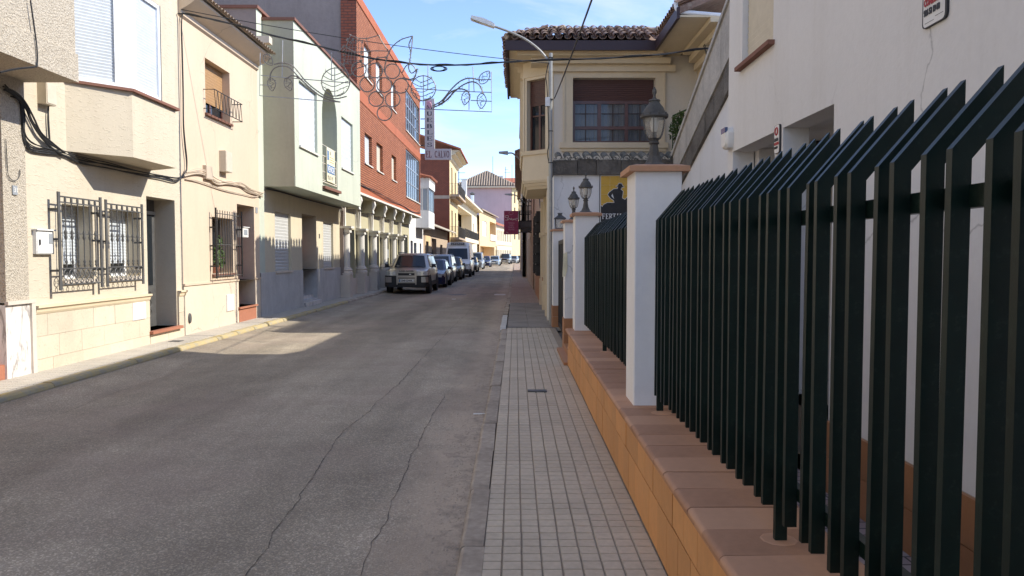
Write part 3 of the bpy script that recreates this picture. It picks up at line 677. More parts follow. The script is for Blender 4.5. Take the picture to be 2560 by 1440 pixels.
# peach house
h = thing('peach_house', 'smooth peach two-storey house with a tiled eave and brown shutter', 'house', (XL, 16.4, 0))
ops = [(15.4, 16.72, 4.53, 5.64, .24), (15.62, 16.75, 1.25, 2.44, .33), (17.03, 18.14, .46, 2.8, .46)]
m = MB(T).wall(14.2, 18.5, 1.06, 6.42, [(a, b, max(c, 1.06), d, e) for a, b, c, d, e in ops]); m.box(14.2, 18.5, 0, 6.42, -7, -.5); obj('wall', m, 'plaster_peach', h)
obj('lower_wall', MB(T).wall(14.2, 18.5, .10, 1.06, [(17.03, 18.14, .46, 1.06, .46)], w=.012), 'plaster_peach_lower', h)
obj('moulding', MB(T).box(14.2, 17.02, 1.06, 1.10, 0, .035).box(18.16, 18.5, 1.06, 1.10, 0, .035), 'plaster_peach', h)
obj('doorstep', MB(T).box(16.98, 18.18, .42, .46, -.5, .06), 'terracotta', h); obj('riser', MB(T).box(17.02, 18.15, .08, .42, -.3, .02), 'terracotta', h)
door(T, h, 17.03, 18.14, .46, 2.8, .44, 'wood_brown')
wd_ = window(T, h, 15.4, 16.72, 4.53, 5.64, .2, 'wood_brown', 'glass_dark', .74, 'shutter_tan', 'coping_red', cols=2, pitch=.06)
window(T, h, 15.62, 16.75, 1.25, 2.44, .3, 'wood_dark', 'glass_dark', 0, sill='coping_red', cols=2)
g_ = MB(T); W = .22
for v in (4.60, 4.98): g_.tube([(15.3, v, 0), (15.3, v, W), (16.85, v, W), (16.85, v, 0)], .010, 5)
n_ = 17
for i in range(n_): g_.tube([(15.3 + 1.55 * i / n_, 4.60 if i % 2 else 4.98, W), (15.3 + 1.55 * (i + .85) / n_, 4.98 if i % 2 else 4.60, W)], .007, 4)
obj('window_rail', g_, 'iron_black', h)
gr = obj('window_grille', MB(T).box(15.47, 17.0, 2.50, 2.515, .115, .13).box(15.47, 17.0, 1.20, 1.215, .115, .13).box(15.47, 17.0, 1.86, 1.872, .118, .128), 'iron_grey', h)
bm2 = MB().box(-.006, .006, -.006, .006, 0, 1.40).mesh('bar', 'iron_grey')
for i in range(10): obj('bar', bm2, None, gr, loc=T(15.6 + i * .135, 1.18, .1225))
for u in (15.5, 16.96):
    obj('post', MB(T).box(u - .018, u + .018, 1.16, 2.62, .115, .14), 'iron_black', gr)
    for v in (1.4, 1.82, 2.2): obj('bracket', MB(T).box(u - .03, u + .03, v, v + .03, 0, .115), 'iron_black', gr)
m = MB()
prof = [(XL, 6.10), (XL + .05, 6.14), (XL + .05, 6.22), (XL + .16, 6.28), (XL + .28, 6.36), (XL + .36, 6.42), (XL + .36, 6.47), (XL - .1, 6.47)]
obj('cornice', m.prism(prof, 14.22, 18.48, 1), 'plaster_peach', h)
m = MB()
for i in range(28):
    u = 14.24 + i * .153
    for k in range(5):
        x0, x1 = XL + .46 - k * .36, XL + .46 - k * .36 - .40; z0, z1 = 6.50 + k * .155, 6.50 + (k + 1) * .165
        A = [(x0, u + .072 + .072 * math.cos(q), z0 + .05 * math.sin(q)) for q in [pi * j / 5 for j in range(6)]]; B = [(x1, a[1], a[2] - z0 + z1) for a in A]
        m.add(A + B, [(j, j + 1, 7 + j, 6 + j) for j in range(5)])
m.poly((XL + .44, 14.2, 6.48), (XL + .44, 18.5, 6.48), (XL - 7, 18.5, 9.6), (XL - 7, 14.2, 9.6))
tag(obj('roof_tiling', m, 'clay_tile_pale', h, True), kind='stuff')
obj('gutter_spout', MB().prism([(18.15, 6.70), (18.38, 6.70), (18.38, 6.86), (18.15, 6.86)], XL - .25, XL + .42, 0), 'box_beige', h)
t = box_thing('letter_box', 'white framed letter box beside the peach house door', 'letter box', T, 17.06, 17.42, 2.05, 2.27, .11, 'box_white', hood=True)
obj('slot', MB(T).box(17.12, 17.34, 2.10, 2.22, .118, .122), 'box_grey', t)
box_thing('gas_hatch', 'white gas hatch low on the peach house wall', 'utility hatch', T, 16.28, 16.70, .42, .78, .03, 'box_white')
box_thing('junction_box', 'tall beige cable box high between the peach house windows', 'junction box', T, 16.05, 16.42, 3.42, 3.86, .14, 'box_beige')
box_thing('junction_box', 'tilted beige plate covering the cable run on the peach house', 'junction box', T, 15.2, 15.52, 3.18, 3.45, .07, 'cable_cream')
tag(obj('number_plate', MB(T).box(18.24, 18.38, 2.66, 2.80, 0, .012), 'box_grey'), 'small grey number plate right of the peach house door', 'number plate')
pl = thing('potted_plant', 'leafy green pot plant behind the peach house window bars', 'plant', T(15.95, 1.28, .05))
obj('pot', MB().lathe([(.07, 0), (.09, .15), (.1, .17), (.08, .17)], T(15.9, 1.26, -.06), 10), 'terracotta', pl)
obj('foliage', leaves(leaves(MB(), T(15.95, 1.60, .0), (.12, .22, .26), 130, .05), T(15.98, 1.88, 0), (.08, .12, .2), 36, .045), 'leaf', pl)

# pale green building with boxed-out upper floor
h = thing('green_building', 'pale green building with boxed-out upper floor and arched balcony', 'building', (XL, 22.6, 0))
m = MB(T).wall(18.9, 27.4, 1.2, 3.36, [(19.7, 21.1, 1.22, 2.78, .13), (22.2, 23.8, 1.2, 2.86, .55), (24.65, 26.0, 1.22, 2.74, .13)])
obj('ground_floor_wall', m, 'plaster_ground', h); obj('wall', MB(T).wall(18.5, 18.9, 1.2, 7.62), 'plaster_green', h)
obj('body', MB().box(-15, XL - .62, 18.503, 27.0, 0, 7.62).box(XL - .62, XL - .004, 18.503, 18.9, 3.36, 7.62), 'party_wall', h)
obj('plinth', MB(T).wall(18.5, 27.4, .08, 1.2, [(22.2, 23.8, .3, 1.2, .55)], w=.02).box(18.5, 22.2, 1.2, 1.205, 0, .02).box(23.8, 27.4, 1.2, 1.205, 0, .02), 'plinth_grey', h)
BX = -5.5; T2 = FL(BX); m = MB(T2)
ops = [(19.32, 21.06, 4.44, 6.10, .13), (21.6, 23.4, 3.66, 6.05, 1.0), (24.0, 25.66, 4.42, 6.04, .13)]
m.wall(18.9, 26.86, 3.62, 7.45, [ops[0], (21.6, 23.4, 3.66, 6.55, 1.0), ops[2]])
ac, ar = 22.5, .9
A = [(ac + ar * math.cos(q), 5.65 + ar * math.sin(q)) for q in [pi * i / 14 for i in range(15)]]
for i in range(14):
    e = 23.4 if i < 7 else 21.6
    (a, b), (c, d) = A[i], A[i + 1]
    m.poly((a, b, 0), (e, b, 0), (e, d, 0), (c, d, 0)); m.poly((a, b, 0), (c, d, 0), (c, d, -1), (a, b, -1))
m.poly((21.6, 3.66, -1), (23.4, 3.66, -1), (23.4, 6.6, -1), (21.6, 6.6, -1))
m.poly((18.9, 3.36, 0), (26.86, 3.36, 0), (26.86, 3.36, -.9), (18.9, 3.36, -.9)); m.poly((26.86, 3.36, 0), (26.86, 7.45, 0), (26.86, 7.45, -.9), (26.86, 3.36, -.9))
m.box(18.95, 21.55, 3.4, 7.44, -.7, -.2).box(23.45, 26.85, 3.4, 7.44, -.9, -.2).box(21.55, 23.45, 6.62, 7.44, -.9, -.2); obj('upper_floor', m, 'plaster_green', h)
obj('end_wall', MB(FS(18.9)).poly((XL, 3.36, 0), (BX, 3.36, 0), (BX, 7.45, 0), (XL, 7.45, 0)), 'plaster_olive_shaded', h)
obj('floor_band', MB(T2).box(18.88, 26.86, 3.36, 3.62, -.02, .012), 'plaster_green', h)
obj('coping', MB().box(XL - 2, BX + .05, 18.86, 26.86, 7.45, 7.52).box(XL - 9, XL + .05, 18.46, 18.95, 7.62, 7.69).box(XL - .2, XL + .05, 18.95, 27, 7.62, 7.69), 'coping_red', h)
for o in (ops[0], ops[2]): window(T2, h, *o[:4], .11, 'white_frame', 'glass_blue', 1, 'shutter_white', 'white_trim', cols=1, pitch=.16)
window(T, h, 19.7, 21.1, 1.22, 2.78, .11, 'box_beige', 'glass_dark', 1, 'shutter_grey', 'stone_pale', cols=1, pitch=.085); window(T, h, 24.65, 26.0, 1.22, 2.74, .11, 'box_beige', 'glass_dark', 1, 'shutter_grey', 'stone_pale', cols=1, pitch=.085)
door(T, h, 22.2, 23.8, .3, 2.86, .52, 'wood_brown', 4); obj('doorstep', MB(T).box(22.15, 23.85, .1, .24, -.3, .14), 'marble', h); obj('doorstep', MB(T).box(22.2, 23.8, .24, .40, -.5, -.12), 'marble', h)
window(T2, h, 21.7, 23.3, 3.7, 5.9, .97, 'wood_dark', 'glass_dark', .6, 'shutter_cream', None, cols=2)
rl = rail(T2, 21.62, 23.38, 3.75, 4.50, -.03, 0, 8, .014, 'shutter_cream', h, 'balcony_rail')
mm = MB(T2)
for i in range(8):
    for j in range(3): mm.box(21.66 + i * .215, 21.66 + i * .215 + (.20 if (i + j) % 2 else .1), 3.80 + j * .24, 3.82 + j * .24, -.045, -.02)
mm.tube([(21.6, 4.82, -.05), (23.4, 4.82, -.05)], .014, 5); obj('rail_pattern', mm, 'shutter_cream', rl)
obj('balcony_sill', MB(T2).box(21.5, 23.5, 3.54, 3.62, -.1, .10), 'coping_red', h)
t = thing('sale_poster', 'cream for-sale poster with blue VENDE band tied to the arched balcony', 'poster', T2(22.3, 3.85, .03))
obj('sheet', MB(T2).box(22.02, 22.98, 3.80, 4.78, .012, .02), 'poster_cream', t)
obj('blue_band', MB(T2).box(22.06, 22.94, 4.05, 4.30, .02, .024), 'ink_blue', t); obj('logo', MB(T2).box(22.08, 22.26, 4.42, 4.70, .02, .023), 'ink_blue', t)
text('VENDE', T2, 22.10, 4.09, .17, 'sign_white', t, w=.026, wd=.80, bold=.006); text('926 53 19', T2, 22.10, 3.86, .12, 'ink_navy', t, w=.022, wd=.8)
text('SE', T2, 22.36, 4.60, .10, 'ink_black', t, w=.022)
m = MB(T2)
for v in (4.54, 4.47, 4.40): m.box(22.34, 22.88, v - .018, v, .02, .0225)
obj('print', m, 'glaze_yellow', t)
tag(obj('number_plate', MB(T).box(24.1, 24.2, 2.18, 2.32, 0, .012), 'iron_grey'), 'small dark plate between the green building door and right window', 'number plate')
# red brick building over an arcade
RX = -5.6; T3 = FL(RX); U0, U1 = 26.9, 44.6
h = thing('brick_building', 'orange-red brick building of three storeys above a stone arcade', 'building', (XL, 35, 0))
wl = [(28.2, 29.6, 5.08, 6.22, .2), (30.6, 32.0, 5.08, 6.22, .2), (34.3, 35.6, 5.08, 6.22, .2)]
wu = [(28.2, 29.6, 8.3, 9.55, .2), (30.6, 32.0, 8.3, 9.55, .2), (34.3, 35.6, 8.3, 9.55, .2)]
gz = [(38.75, 44.3, 4.65, 7.1, .12), (38.75, 44.3, 8.05, 10.15, .12)]
m = MB(T3).wall(U0, U1, 4.12, 10.6, wl + wu + gz).box(U0 + .3, U1, 3.9, 10.9, -9, -.3)
obj('wall', m, 'brick_red', h)
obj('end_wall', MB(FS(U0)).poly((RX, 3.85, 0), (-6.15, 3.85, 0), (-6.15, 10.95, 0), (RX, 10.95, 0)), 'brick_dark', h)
obj('party_wall', MB().box(-17, -6.15, U0 + .06, U0 + .3, 0, 12.2), 'party_wall', h)
obj('parapet_band', MB(T3).box(U0, U1, 10.6, 10.95, -.3, .03), 'band_red', h); obj('floor_band', MB(T3).box(U0, U1, 7.2, 7.62, -.05, .02), 'band_red', h)
obj('base_band', MB(T3).box(U0, U1, 3.90, 4.12, -.3, .012), 'band_red', h); obj('base_trim', MB(T3).box(U0 - .02, U1 + .03, 3.82, 3.90, -.7, .06), 'white_trim', h)
for i, o in enumerate(wl + wu): window(T3, h, *o[:4], .16, 'white_frame', 'glass_dark', 1 if i != 4 else .9, 'shutter_white' if i in (0, 3, 4, 5) else 'shutter_cream', 'white_trim', cols=1, pitch=.07)
for i, o in enumerate(gz): window(T3, h, *o[:4], .08, 'aluminium', 'glass_dark', 0, None, 'white_trim', cols=7, rows=3, fw=.07)
m = MB(T).wall(27.4, U1, .1, 3.84, [(c + .42, c + 2.24, .75, 2.62, .55) for c in [27.2 + 2.65 * i for i in range(5)]] + [(40.9, 41.9, .2, 2.6, .4), (42.3, 44.0, .2, 2.8, .3)]); obj('arcade_wall', m, 'plaster_sage', h)
obj('body', MB().box(-14, XL - .6, 27.3, U1, 0, 3.84), 'party_wall', h)
m = MB(T)
obj('plinth', MB(T).wall(27.4, 40.8, .09, .75, [(32.92, 34.74, .12, .75, .5)], w=.05), 'stone_pale', h)
for i in range(6):
    c = 27.2 + 2.65 * i
    co = obj('column', MB().box(XL, XL + .36, c - .25, c + .25, .1, .92), 'stone_pale', h)
    obj('base', MB().lathe([(.25, .92), (.26, .98), (.22, 1.06), (.24, 1.10), (.18, 1.18), (.15, 1.22)], (XL + .16, c, 0), 14), 'stone_pale', co, True)
    obj('shaft', MB().lathe([(.15, 1.22), (.15, 2.45)], (XL + .16, c, 0), 14), 'white_trim', co, True)
    obj('capital', MB().box(XL, XL + .34, c - .18, c + .18, 2.45, 2.60).box(XL, XL + .42, c - .25, c + .25, 2.60, 2.68), 'white_trim', co)
    ar_ = MB(T)
    for sg in (-1, 1):
        for e in (0, .10):
            Q = [(c + sg * (.08 + e + (.9 - e) * (1 - math.cos(q))), 2.70 + 1.1 * math.sin(q)) for q in [pi / 2 * k / 7 for k in range(8)]]
            for (a, b), (a2, b2) in zip(Q, Q[1:]): ar_.add([(a, b, 0), (a2, b2, 0), (a2 + sg * .05, b2, 0), (a + sg * .05, b, 0), (a, b, .13 - e), (a2, b2, .13 - e), (a2 + sg * .05, b2, .13 - e), (a + sg * .05, b, .13 - e)],
                                                           [(4, 5, 6, 7), (0, 1, 5, 4), (3, 2, 6, 7)])
    ar_.box(c - .08, c + .08, 2.68, 3.6, 0, .16); obj('arch_ribs', ar_, 'white_trim', h)
    b_ = obj('corbel', MB(T).box(c + .2, c + .42, 3.32, 3.82, 0, .60), 'plaster_sage', h)
    obj('scroll', MB(T).add([(c + .18, 3.82, .66), (c + .44, 3.82, .66), (c + .44, 3.62, .70), (c + .18, 3.62, .70), (c + .44, 3.42, .61), (c + .18, 3.42, .61), (c + .44, 3.30, .63), (c + .18, 3.30, .63), (c + .18, 3.82, .58), (c + .44, 3.82, .58), (c + .44, 3.3, .58), (c + .18, 3.3, .58)],
        [(0, 1, 2, 3), (3, 2, 4, 5), (5, 4, 6, 7), (8, 0, 3, 5, 7, 11), (1, 9, 10, 6, 4, 2), (7, 6, 10, 11)]), 'white_trim', b_)
    if i < 5:
        a, b = c + .42, c + 2.24
        if i == 2: door(T, h, a, b, .15, 2.62, .5, 'wood_dark', 3)
        else: window(T, h, a, b, .75, 2.62, .5, 'door_olive', 'glass_dark', 0, None, None, cols=2, fw=.08)
obj('soffit', MB(T).box(U0 + .5, U1, 3.80, 3.815, 0, .62), 'plaster_sage', h)
door(T, h, 40.9, 41.9, .2, 2.6, .38, 'shutter_tan', 3); door(T, h, 42.3, 44.0, .2, 2.8, .28, 'aluminium', 4)
tag(obj('letter_box', MB(T).box(35.3, 35.55, 1.5, 1.9, .1, .3), 'box_grey'), 'grey letter box on the arcade column by the dark door', 'letter box')
# shop sign on the far corner of the brick building
SY = 45.0; TS = FS(SY)
x0, z0 = onY(1062, 372, SY); x1, z1 = onY(1084, 246, SY); x2, z2 = onY(1126, 399, SY)
s = thing('shop_sign', 'tall white L-shaped sign reading MUEBLES EL CALVO on the brick corner', 'shop sign', (x0, SY, z2))
obj('upright_panel', MB(TS).box(x0, x1, z0 + .01, z1, -.12, 0), 'sign_panel', s); obj('foot_panel', MB(TS).box(x0, x2, z2, z0, -.12, 0), 'sign_panel', s)
obj('edge_strip', MB(TS).box(x1, x1 + .05, z0 + .01, z1, -.13, .01).box(x2, x2 + .05, z2, z0, -.13, .01), 'white_trim', s)
hh = (z1 - z0) / 8.1
serif('MUEBLES', TS, x0 + .10, z0 + .12 + hh * 6, hh, x1 - x0 - .16, 'ink_navy', s, vertical=True)
obj('emblem', MB(TS).box(x0 + .12, x1 - .12, z1 - .62, z1 - .12, 0, .006).tube([((x0 + x1) / 2 + .14 * math.cos(q), z1 - .42 + .2 * math.sin(q), .02) for q in [k * pi / 6 for k in range(12)]], .02, 4, True), 'ink_pink', s)
serif('EL CALVO', TS, x0 + .06, z2 + .12, (z0 - z2) - .24, (x2 - x0 - .12) / 8, 'ink_maroon', s)
m = MB()
for v in (z1 - 1.2, z0 + 1.2, z0 + .2): m.tube([(RX - .02, SY + .05, v), (x0, SY + .05, v)], .03, 5)
obj('bracket', m, 'iron_grey', s)

# white house with glazed box
h = thing('white_box_house', 'white house with a glazed box-window on its upper floor', 'house', (XL, 48, 0))
m = MB(T).wall(44.6, 51.4, .1, 6.3, [(45.2, 46.2, .2, 2.5, .2), (46.7, 47.9, .9, 2.4, .15), (49.6, 50.3, .9, 2.4, .15)]).box(44.7, 51.4, 0, 6.3, -9, -.25); obj('wall', m, 'plaster_white_worn', h)
door(T, h, 45.2, 46.2, .2, 2.5, .18, 'wood_dark'); window(T, h, 46.7, 47.9, .9, 2.4, .12, 'iron_grey', 'glass_dark', 0, None, 'white_trim'); window(T, h, 49.6, 50.3, .9, 2.4, .12, 'iron_grey', 'glass_dark', 0, None, 'white_trim')
B0, B1, BW = 47.6, 51.0, .82
bx = obj('box_window', MB(T).box(B0, B1, 3.37, 4.42, 0, BW).box(B0, B1, 5.88, 6.5, 0, BW + .04), 'plaster_white_worn', h)
TF = FS(B0); xa, xb = XL + .02, XL + BW
window(TF, bx, xa, xb, 4.42, 5.88, .06, 'aluminium', 'glass_blue', 0, None, None, cols=2, fw=.06); window(FL(XL + BW), bx, B0, B1, 4.42, 5.88, .06, 'aluminium', 'glass_dark', 0, None, None, cols=4, fw=.06)
m = MB()
for i in range(14):
    u = B0 - .15 + i * .26
    m.tube([(XL + BW + .22, u, 6.52), (XL - .1, u, 6.78)], .085, 6)
for i in range(4): m.tube([(XL + .1 + i * .24, B0 - .18, 6.54), (XL + .1 + i * .24, B0 + .4, 6.62)], .085, 6)
tag(obj('roof_tiling', m, 'clay_tile_red', h, True), kind='stuff')

# single-storey house
h = thing('low_house', 'single-storey shaded house with orange door surround beyond the white box', 'house', (XL, 60, 0))
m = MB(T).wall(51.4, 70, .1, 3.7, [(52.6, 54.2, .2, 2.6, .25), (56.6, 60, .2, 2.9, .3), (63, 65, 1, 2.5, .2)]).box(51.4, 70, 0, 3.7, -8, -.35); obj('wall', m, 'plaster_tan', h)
obj('door_surround', MB(T).box(52.2, 52.6, .12, 3.0, 0, .05).box(54.2, 55.4, .12, 3.0, 0, .05).box(52.6, 54.2, 2.6, 3.0, 0, .05), 'plaster_ochre', h)
door(T, h, 52.6, 54.2, .2, 2.6, .22, 'wood_dark'); door(T, h, 56.6, 60, .2, 2.9, .28, 'wood_dark', 5); window(T, h, 63, 65, 1, 2.5, .15, 'wood_brown', 'glass_dark')
m = MB().poly((XL + .62, 51.4, 3.68), (XL + .62, 70, 3.68), (XL - 5, 70, 5.9), (XL - 5, 51.4, 5.9))
for i in range(66): m.tube([(XL + .68, 51.55 + i * .28, 3.70), (XL - 3, 51.55 + i * .28, 5.15)], .09, 5)
tag(obj('roof_tiling', m, 'clay_tile_pale', h, True), kind='stuff'); obj('gutter', MB().tube([(XL + .72, 51.4, 3.66), (XL + .72, 70, 3.66)], .07, 6), 'box_beige', h)

# three-storey building: dark brick gable towards us, yellow front
h = thing('yellow_building', 'three-storey yellow-fronted building with dark red brick side and iron balconies', 'building', (XL, 76, 0))
T5 = FL(XL + .2); E = 70; E1 = 80
op = [(72 + 4.2 * i, 73.3 + 4.2 * i, b, b + 2.5, .2) for i in range(2) for b in (3.4, 7.5)]
m = MB(T5).wall(E, E1, .1, 10.9, op + [(71.5, 74, .2, 2.6, .3), (75.4, 78.6, .2, 2.6, .3)]).box(E + .3, E1, 0, 10.9, -9, -.3); obj('wall', m, 'plaster_yellow', h)
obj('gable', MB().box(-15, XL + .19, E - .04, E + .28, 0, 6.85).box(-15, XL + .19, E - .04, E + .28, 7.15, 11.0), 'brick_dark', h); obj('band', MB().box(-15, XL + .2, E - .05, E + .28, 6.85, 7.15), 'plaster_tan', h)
for o in op: window(T5, h, *o[:4], .14, 'wood_brown', 'glass_dark', .5, 'shutter_brown')
door(T5, h, 71.5, 74, .2, 2.6, .25, 'wood_dark'); door(T5, h, 75.4, 78.6, .2, 2.6, .25, 'wood_dark', 4)
for v in (3.2, 7.2):
    b_ = obj('balcony', MB(T5).box(E + .4, E1 - .2, v - .12, v + .08, 0, .85).box(E + .6, E1 - .4, v - .3, v - .12, 0, .55), 'plaster_tan', h)
    rail(T5, E + .5, E1 - .3, v + .1, v + 1.1, .8, .8, 44, .012, 'iron_black', b_)
obj('eave', MB().prism([(XL + .2, 10.5), (XL + .35, 10.6), (XL + .35, 10.75), (XL + .75, 10.95), (XL + .75, 11.05), (XL + 1.15, 11.2), (XL + 1.15, 11.3), (XL - 1, 11.3)], E - .3, E1 + .3, 1), 'plaster_cream', h)
m = MB().add([(XL + 1.3, E - .8, 11.28), (XL + 1.3, E1 + .6, 11.28), (XL - 5, E1 + .6, 13.4), (XL - 5, E - .8, 13.4), (XL + 1.3, E - .8, 11.4), (XL + 1.3, E1 + .6, 11.4), (XL - 5, E1 + .6, 13.55), (XL - 5, E - .8, 13.55)], [(3, 2, 1, 0), (4, 5, 6, 7), (0, 1, 5, 4), (1, 2, 6, 5), (2, 3, 7, 6), (3, 0, 4, 7)])
obj('roof', m, 'clay_tile_red', h)

# cream terraced building and the facades round the bend
def fpt(Y, d=0): return (XL + S(Y) + d, Y)
h = thing('cream_terraces', 'cream building with deep shaded balconies beyond the yellow front', 'building', (XL, 96, 0))
TT, l = FD(fpt(80.3), fpt(113))
m = MB(TT).wall(0, l, .1, 7.9, [(1, 22, 3.6, 7.0, 1.4), (2, 12, .2, 2.9, 2.0), (24, 26, 3.8, 6, .2)]).box(0, l, 0, 7.9, -9, -2.05); obj('wall', m, 'plaster_cream', h)
obj('balcony', MB(TT).box(.6, 23, 3.1, 3.55, -1, .9), 'plaster_cream', h); rail(TT, .8, 22.8, 3.55, 4.5, .85, .8, 60, .014, 'iron_black', h)
obj('roof', MB(TT).box(-.2, l, 7.9, 8.15, -9, .9), 'plaster_cream', h)
for i in range(3): window(TT, h, 3 + 6.5 * i, 5 + 6.5 * i, 3.7, 6, 1.35, 'wood_brown', 'glass_dark')
window(TT, h, 24, 26, 3.8, 6, .15, 'white_frame', 'glass_dark', 1)
h = thing('ochre_building', 'ochre building with white window, loggia and shaded ground-floor arcade', 'building', (*fpt(128), 0))
a, b = fpt(113, .35), fpt(138, .35); TT, l = FD(a, b)
m = MB(TT).wall(0, l, 3.3, 8.4, [(4, 10, 4.6, 7.0, .2), (14.5, l - .5, 4.2, 7.3, 2.0)]).box(0, l, 0, 8.4, -9, -2.1); m.wall(0, l, .05, 3.3, [(1, 22, .06, 3.0, 2.0), (24, 27, .06, 3.2, .3)])
obj('wall', m, 'plaster_ochre', h); window(TT, h, 4, 10, 4.6, 7.0, .12, 'white_frame', 'glass_blue', 1); door(TT, h, 24, 27, .06, 3.2, .25, 'door_olive')
window(TT, h, 17, 19.5, 4.3, 6.8, 1.95, 'wood_brown', 'glass_dark'); rail(TT, 14.6, l - .5, 4.1, 5.1, .1, 0, 40, .05, 'white_trim', h)
obj('roof', MB(TT).add([(-.2, 8.4, .5), (l + .2, 8.4, .5), (l + .2, 10.2, -6), (-.2, 10.2, -6), (-.2, 8.55, .5), (l + .2, 8.55, .5), (l + .2, 10.4, -6), (-.2, 10.4, -6)], [(3, 2, 1, 0), (4, 5, 6, 7), (0, 1, 5, 4), (1, 2, 6, 5), (2, 3, 7, 6), (3, 0, 4, 7)]), 'clay_tile_pale', h)
h = thing('long_white_house', 'long cream-white house with a row of narrow windows at the bend', 'house', (*fpt(149), 0))
a, b = fpt(138.1, .1), fpt(162, .1); TT, l = FD(a, b)
up = [(.9 + 2.62 * i, 2.0 + 2.62 * i, 4.3, 6.3, .2) for i in range(9)]; lo = [(.9 + 2.62 * i, 2.1 + 2.62 * i, .1 if i % 2 else .6, 2.6, .2) for i in range(9)]
obj('wall', MB(TT).wall(0, l, .05, 7.1, up + lo).box(0, l, 0, 7.1, -7, -.25), 'plaster_cream', h)
for o in up + lo: window(TT, h, *o[:4], .14, 'wood_brown', 'glass_blue', 0, cols=1)
obj('band', MB(TT).box(0, l, 3.5, 3.7, 0, .12), 'stone_cream', h)
obj('roof', MB(TT).add([(-.2, 7.1, .5), (l + .2, 7.1, .5), (l + .2, 9.1, -5), (-.2, 9.1, -5), (-.2, 7.3, .5), (l + .2, 7.3, .5), (l + .2, 9.3, -5), (-.2, 9.3, -5)], [(3, 2, 1, 0), (4, 5, 6, 7), (0, 1, 5, 4), (1, 2, 6, 5), (2, 3, 7, 6), (3, 0, 4, 7)]), 'clay_tile_red', h)
# tall pink house with a hipped roof closing the view
PY = 164; xr, ze = onY(1279, 466, PY); xl, _ = onY(1143, 466, PY)
h = thing('pink_house', 'tall pink house with a hipped pale tile roof closing the street', 'house', ((xl + xr) / 2, PY, 0))
obj('wall', MB().box(xl, xr, PY, PY + 13, 0, ze), 'plaster_pink', h)
TT, l = FD((xr + .05, PY + .2), (xr + 3.2, PY + 13)); obj('front_wall', MB(TT).wall(0, l, 0, ze, [(2 + 4 * i, 3.3 + 4 * i, v, v + 2.6, .2) for i in range(3) for v in (5, 9.5, 13)]), 'plaster_yellow', h)
for i in range(3):
    for v in (5, 9.5, 13): window(TT, h, 2 + 4 * i, 3.3 + 4 * i, v, v + 2.6, .15, 'box_grey', 'glass_dark')
ax_, az_ = onY(1217, 432, PY + 6.5); q = .9
e0, e1, e2, e3 = (xl - q, PY - q, ze), (xr + q + .4, PY - q, ze), (xr + q + 3, PY + 14, ze), (xl - q, PY + 14, ze); ap = (ax_, PY + 6.5, az_ + .4)
rf = obj('roof', MB().add([e0, e1, e2, e3, ap], [(0, 1, 4), (1, 2, 4), (2, 3, 4), (3, 0, 4), (3, 2, 1, 0)]), 'stone_dark', h)
obj('eave', MB().box(xl - q, xr + q + .4, PY - q, PY, ze - .35, ze - .01), 'plaster_cream', h)
m = MB(); n_ = 26
for i in range(n_):                                             # rows of barrel tiles running up the near slope
    t_ = (i + .5) / n_; x_ = e0[0] + (e1[0] - e0[0]) * t_
    k = (x_ - e0[0]) / (ap[0] - e0[0]) if x_ < ap[0] else (e1[0] - x_) / (e1[0] - ap[0])
    if k > .04: m.tube([(x_, e0[1] - .05, ze + .1), (x_, e0[1] + (ap[1] - e0[1]) * k, ze + .1 + (ap[2] - ze) * k)], .155, 5)
tag(obj('roof_tiling', m, 'clay_tile_pale', h, True), kind='stuff'); obj('ridge', MB().tube([e0, ap], .16, 6).tube([e1, ap], .16, 6), 'clay_tile_pale', h)
obj('chimney', MB().box(xr - 2.6, xr - 1.9, PY + 3, PY + 4, ze, ze + 2.6), 'plaster_white_worn', h)
h = thing('red_roofed_house', 'distant house with a red roof just above the pink house eave', 'house', (0, 178, 0))
x0, z0 = onY(1262, 470, 180); x1, z1 = onY(1302, 450, 180)
obj('wall', MB().box(x0, x1 + 3, 176, 190, 0, z0), 'plaster_pink', h); obj('roof', MB().prism([(176 - .5, z0), (190.5, z0), (183, z1 + .8)], x0 - .3, x1 + 3.3, 0), 'clay_tile_red', h)
obj('chimney', MB().box(x1 - .9, x1 - .4, 178, 179, z0, z1 + 1.2), 'plaster_white_worn', h)
h = thing('yellow_corner_house', 'bright yellow house at the far end of the bend', 'house', (2, 176, 0))
TT, l = FD((-.9, 173), (6, 182)); obj('wall', MB(TT).wall(0, l, 0, 8, [(2, 3.2, .2, 2.6, .2), (5, 6.2, 4.2, 6.4, .2), (5, 6.2, 1, 2.6, .2)]).box(0, l, 0, 8, -6, -.25), 'plaster_yellow', h); door(TT, h, 2, 3.2, .2, 2.6, .18, 'wood_dark')
window(TT, h, 5, 6.2, 4.2, 6.4, .15, 'white_frame', 'glass_dark'); window(TT, h, 5, 6.2, 1, 2.6, .15, 'white_frame', 'glass_dark')
obj('roof', MB(TT).box(-.3, l + .3, 8, 8.3, -6, .5), 'clay_tile_red', h)
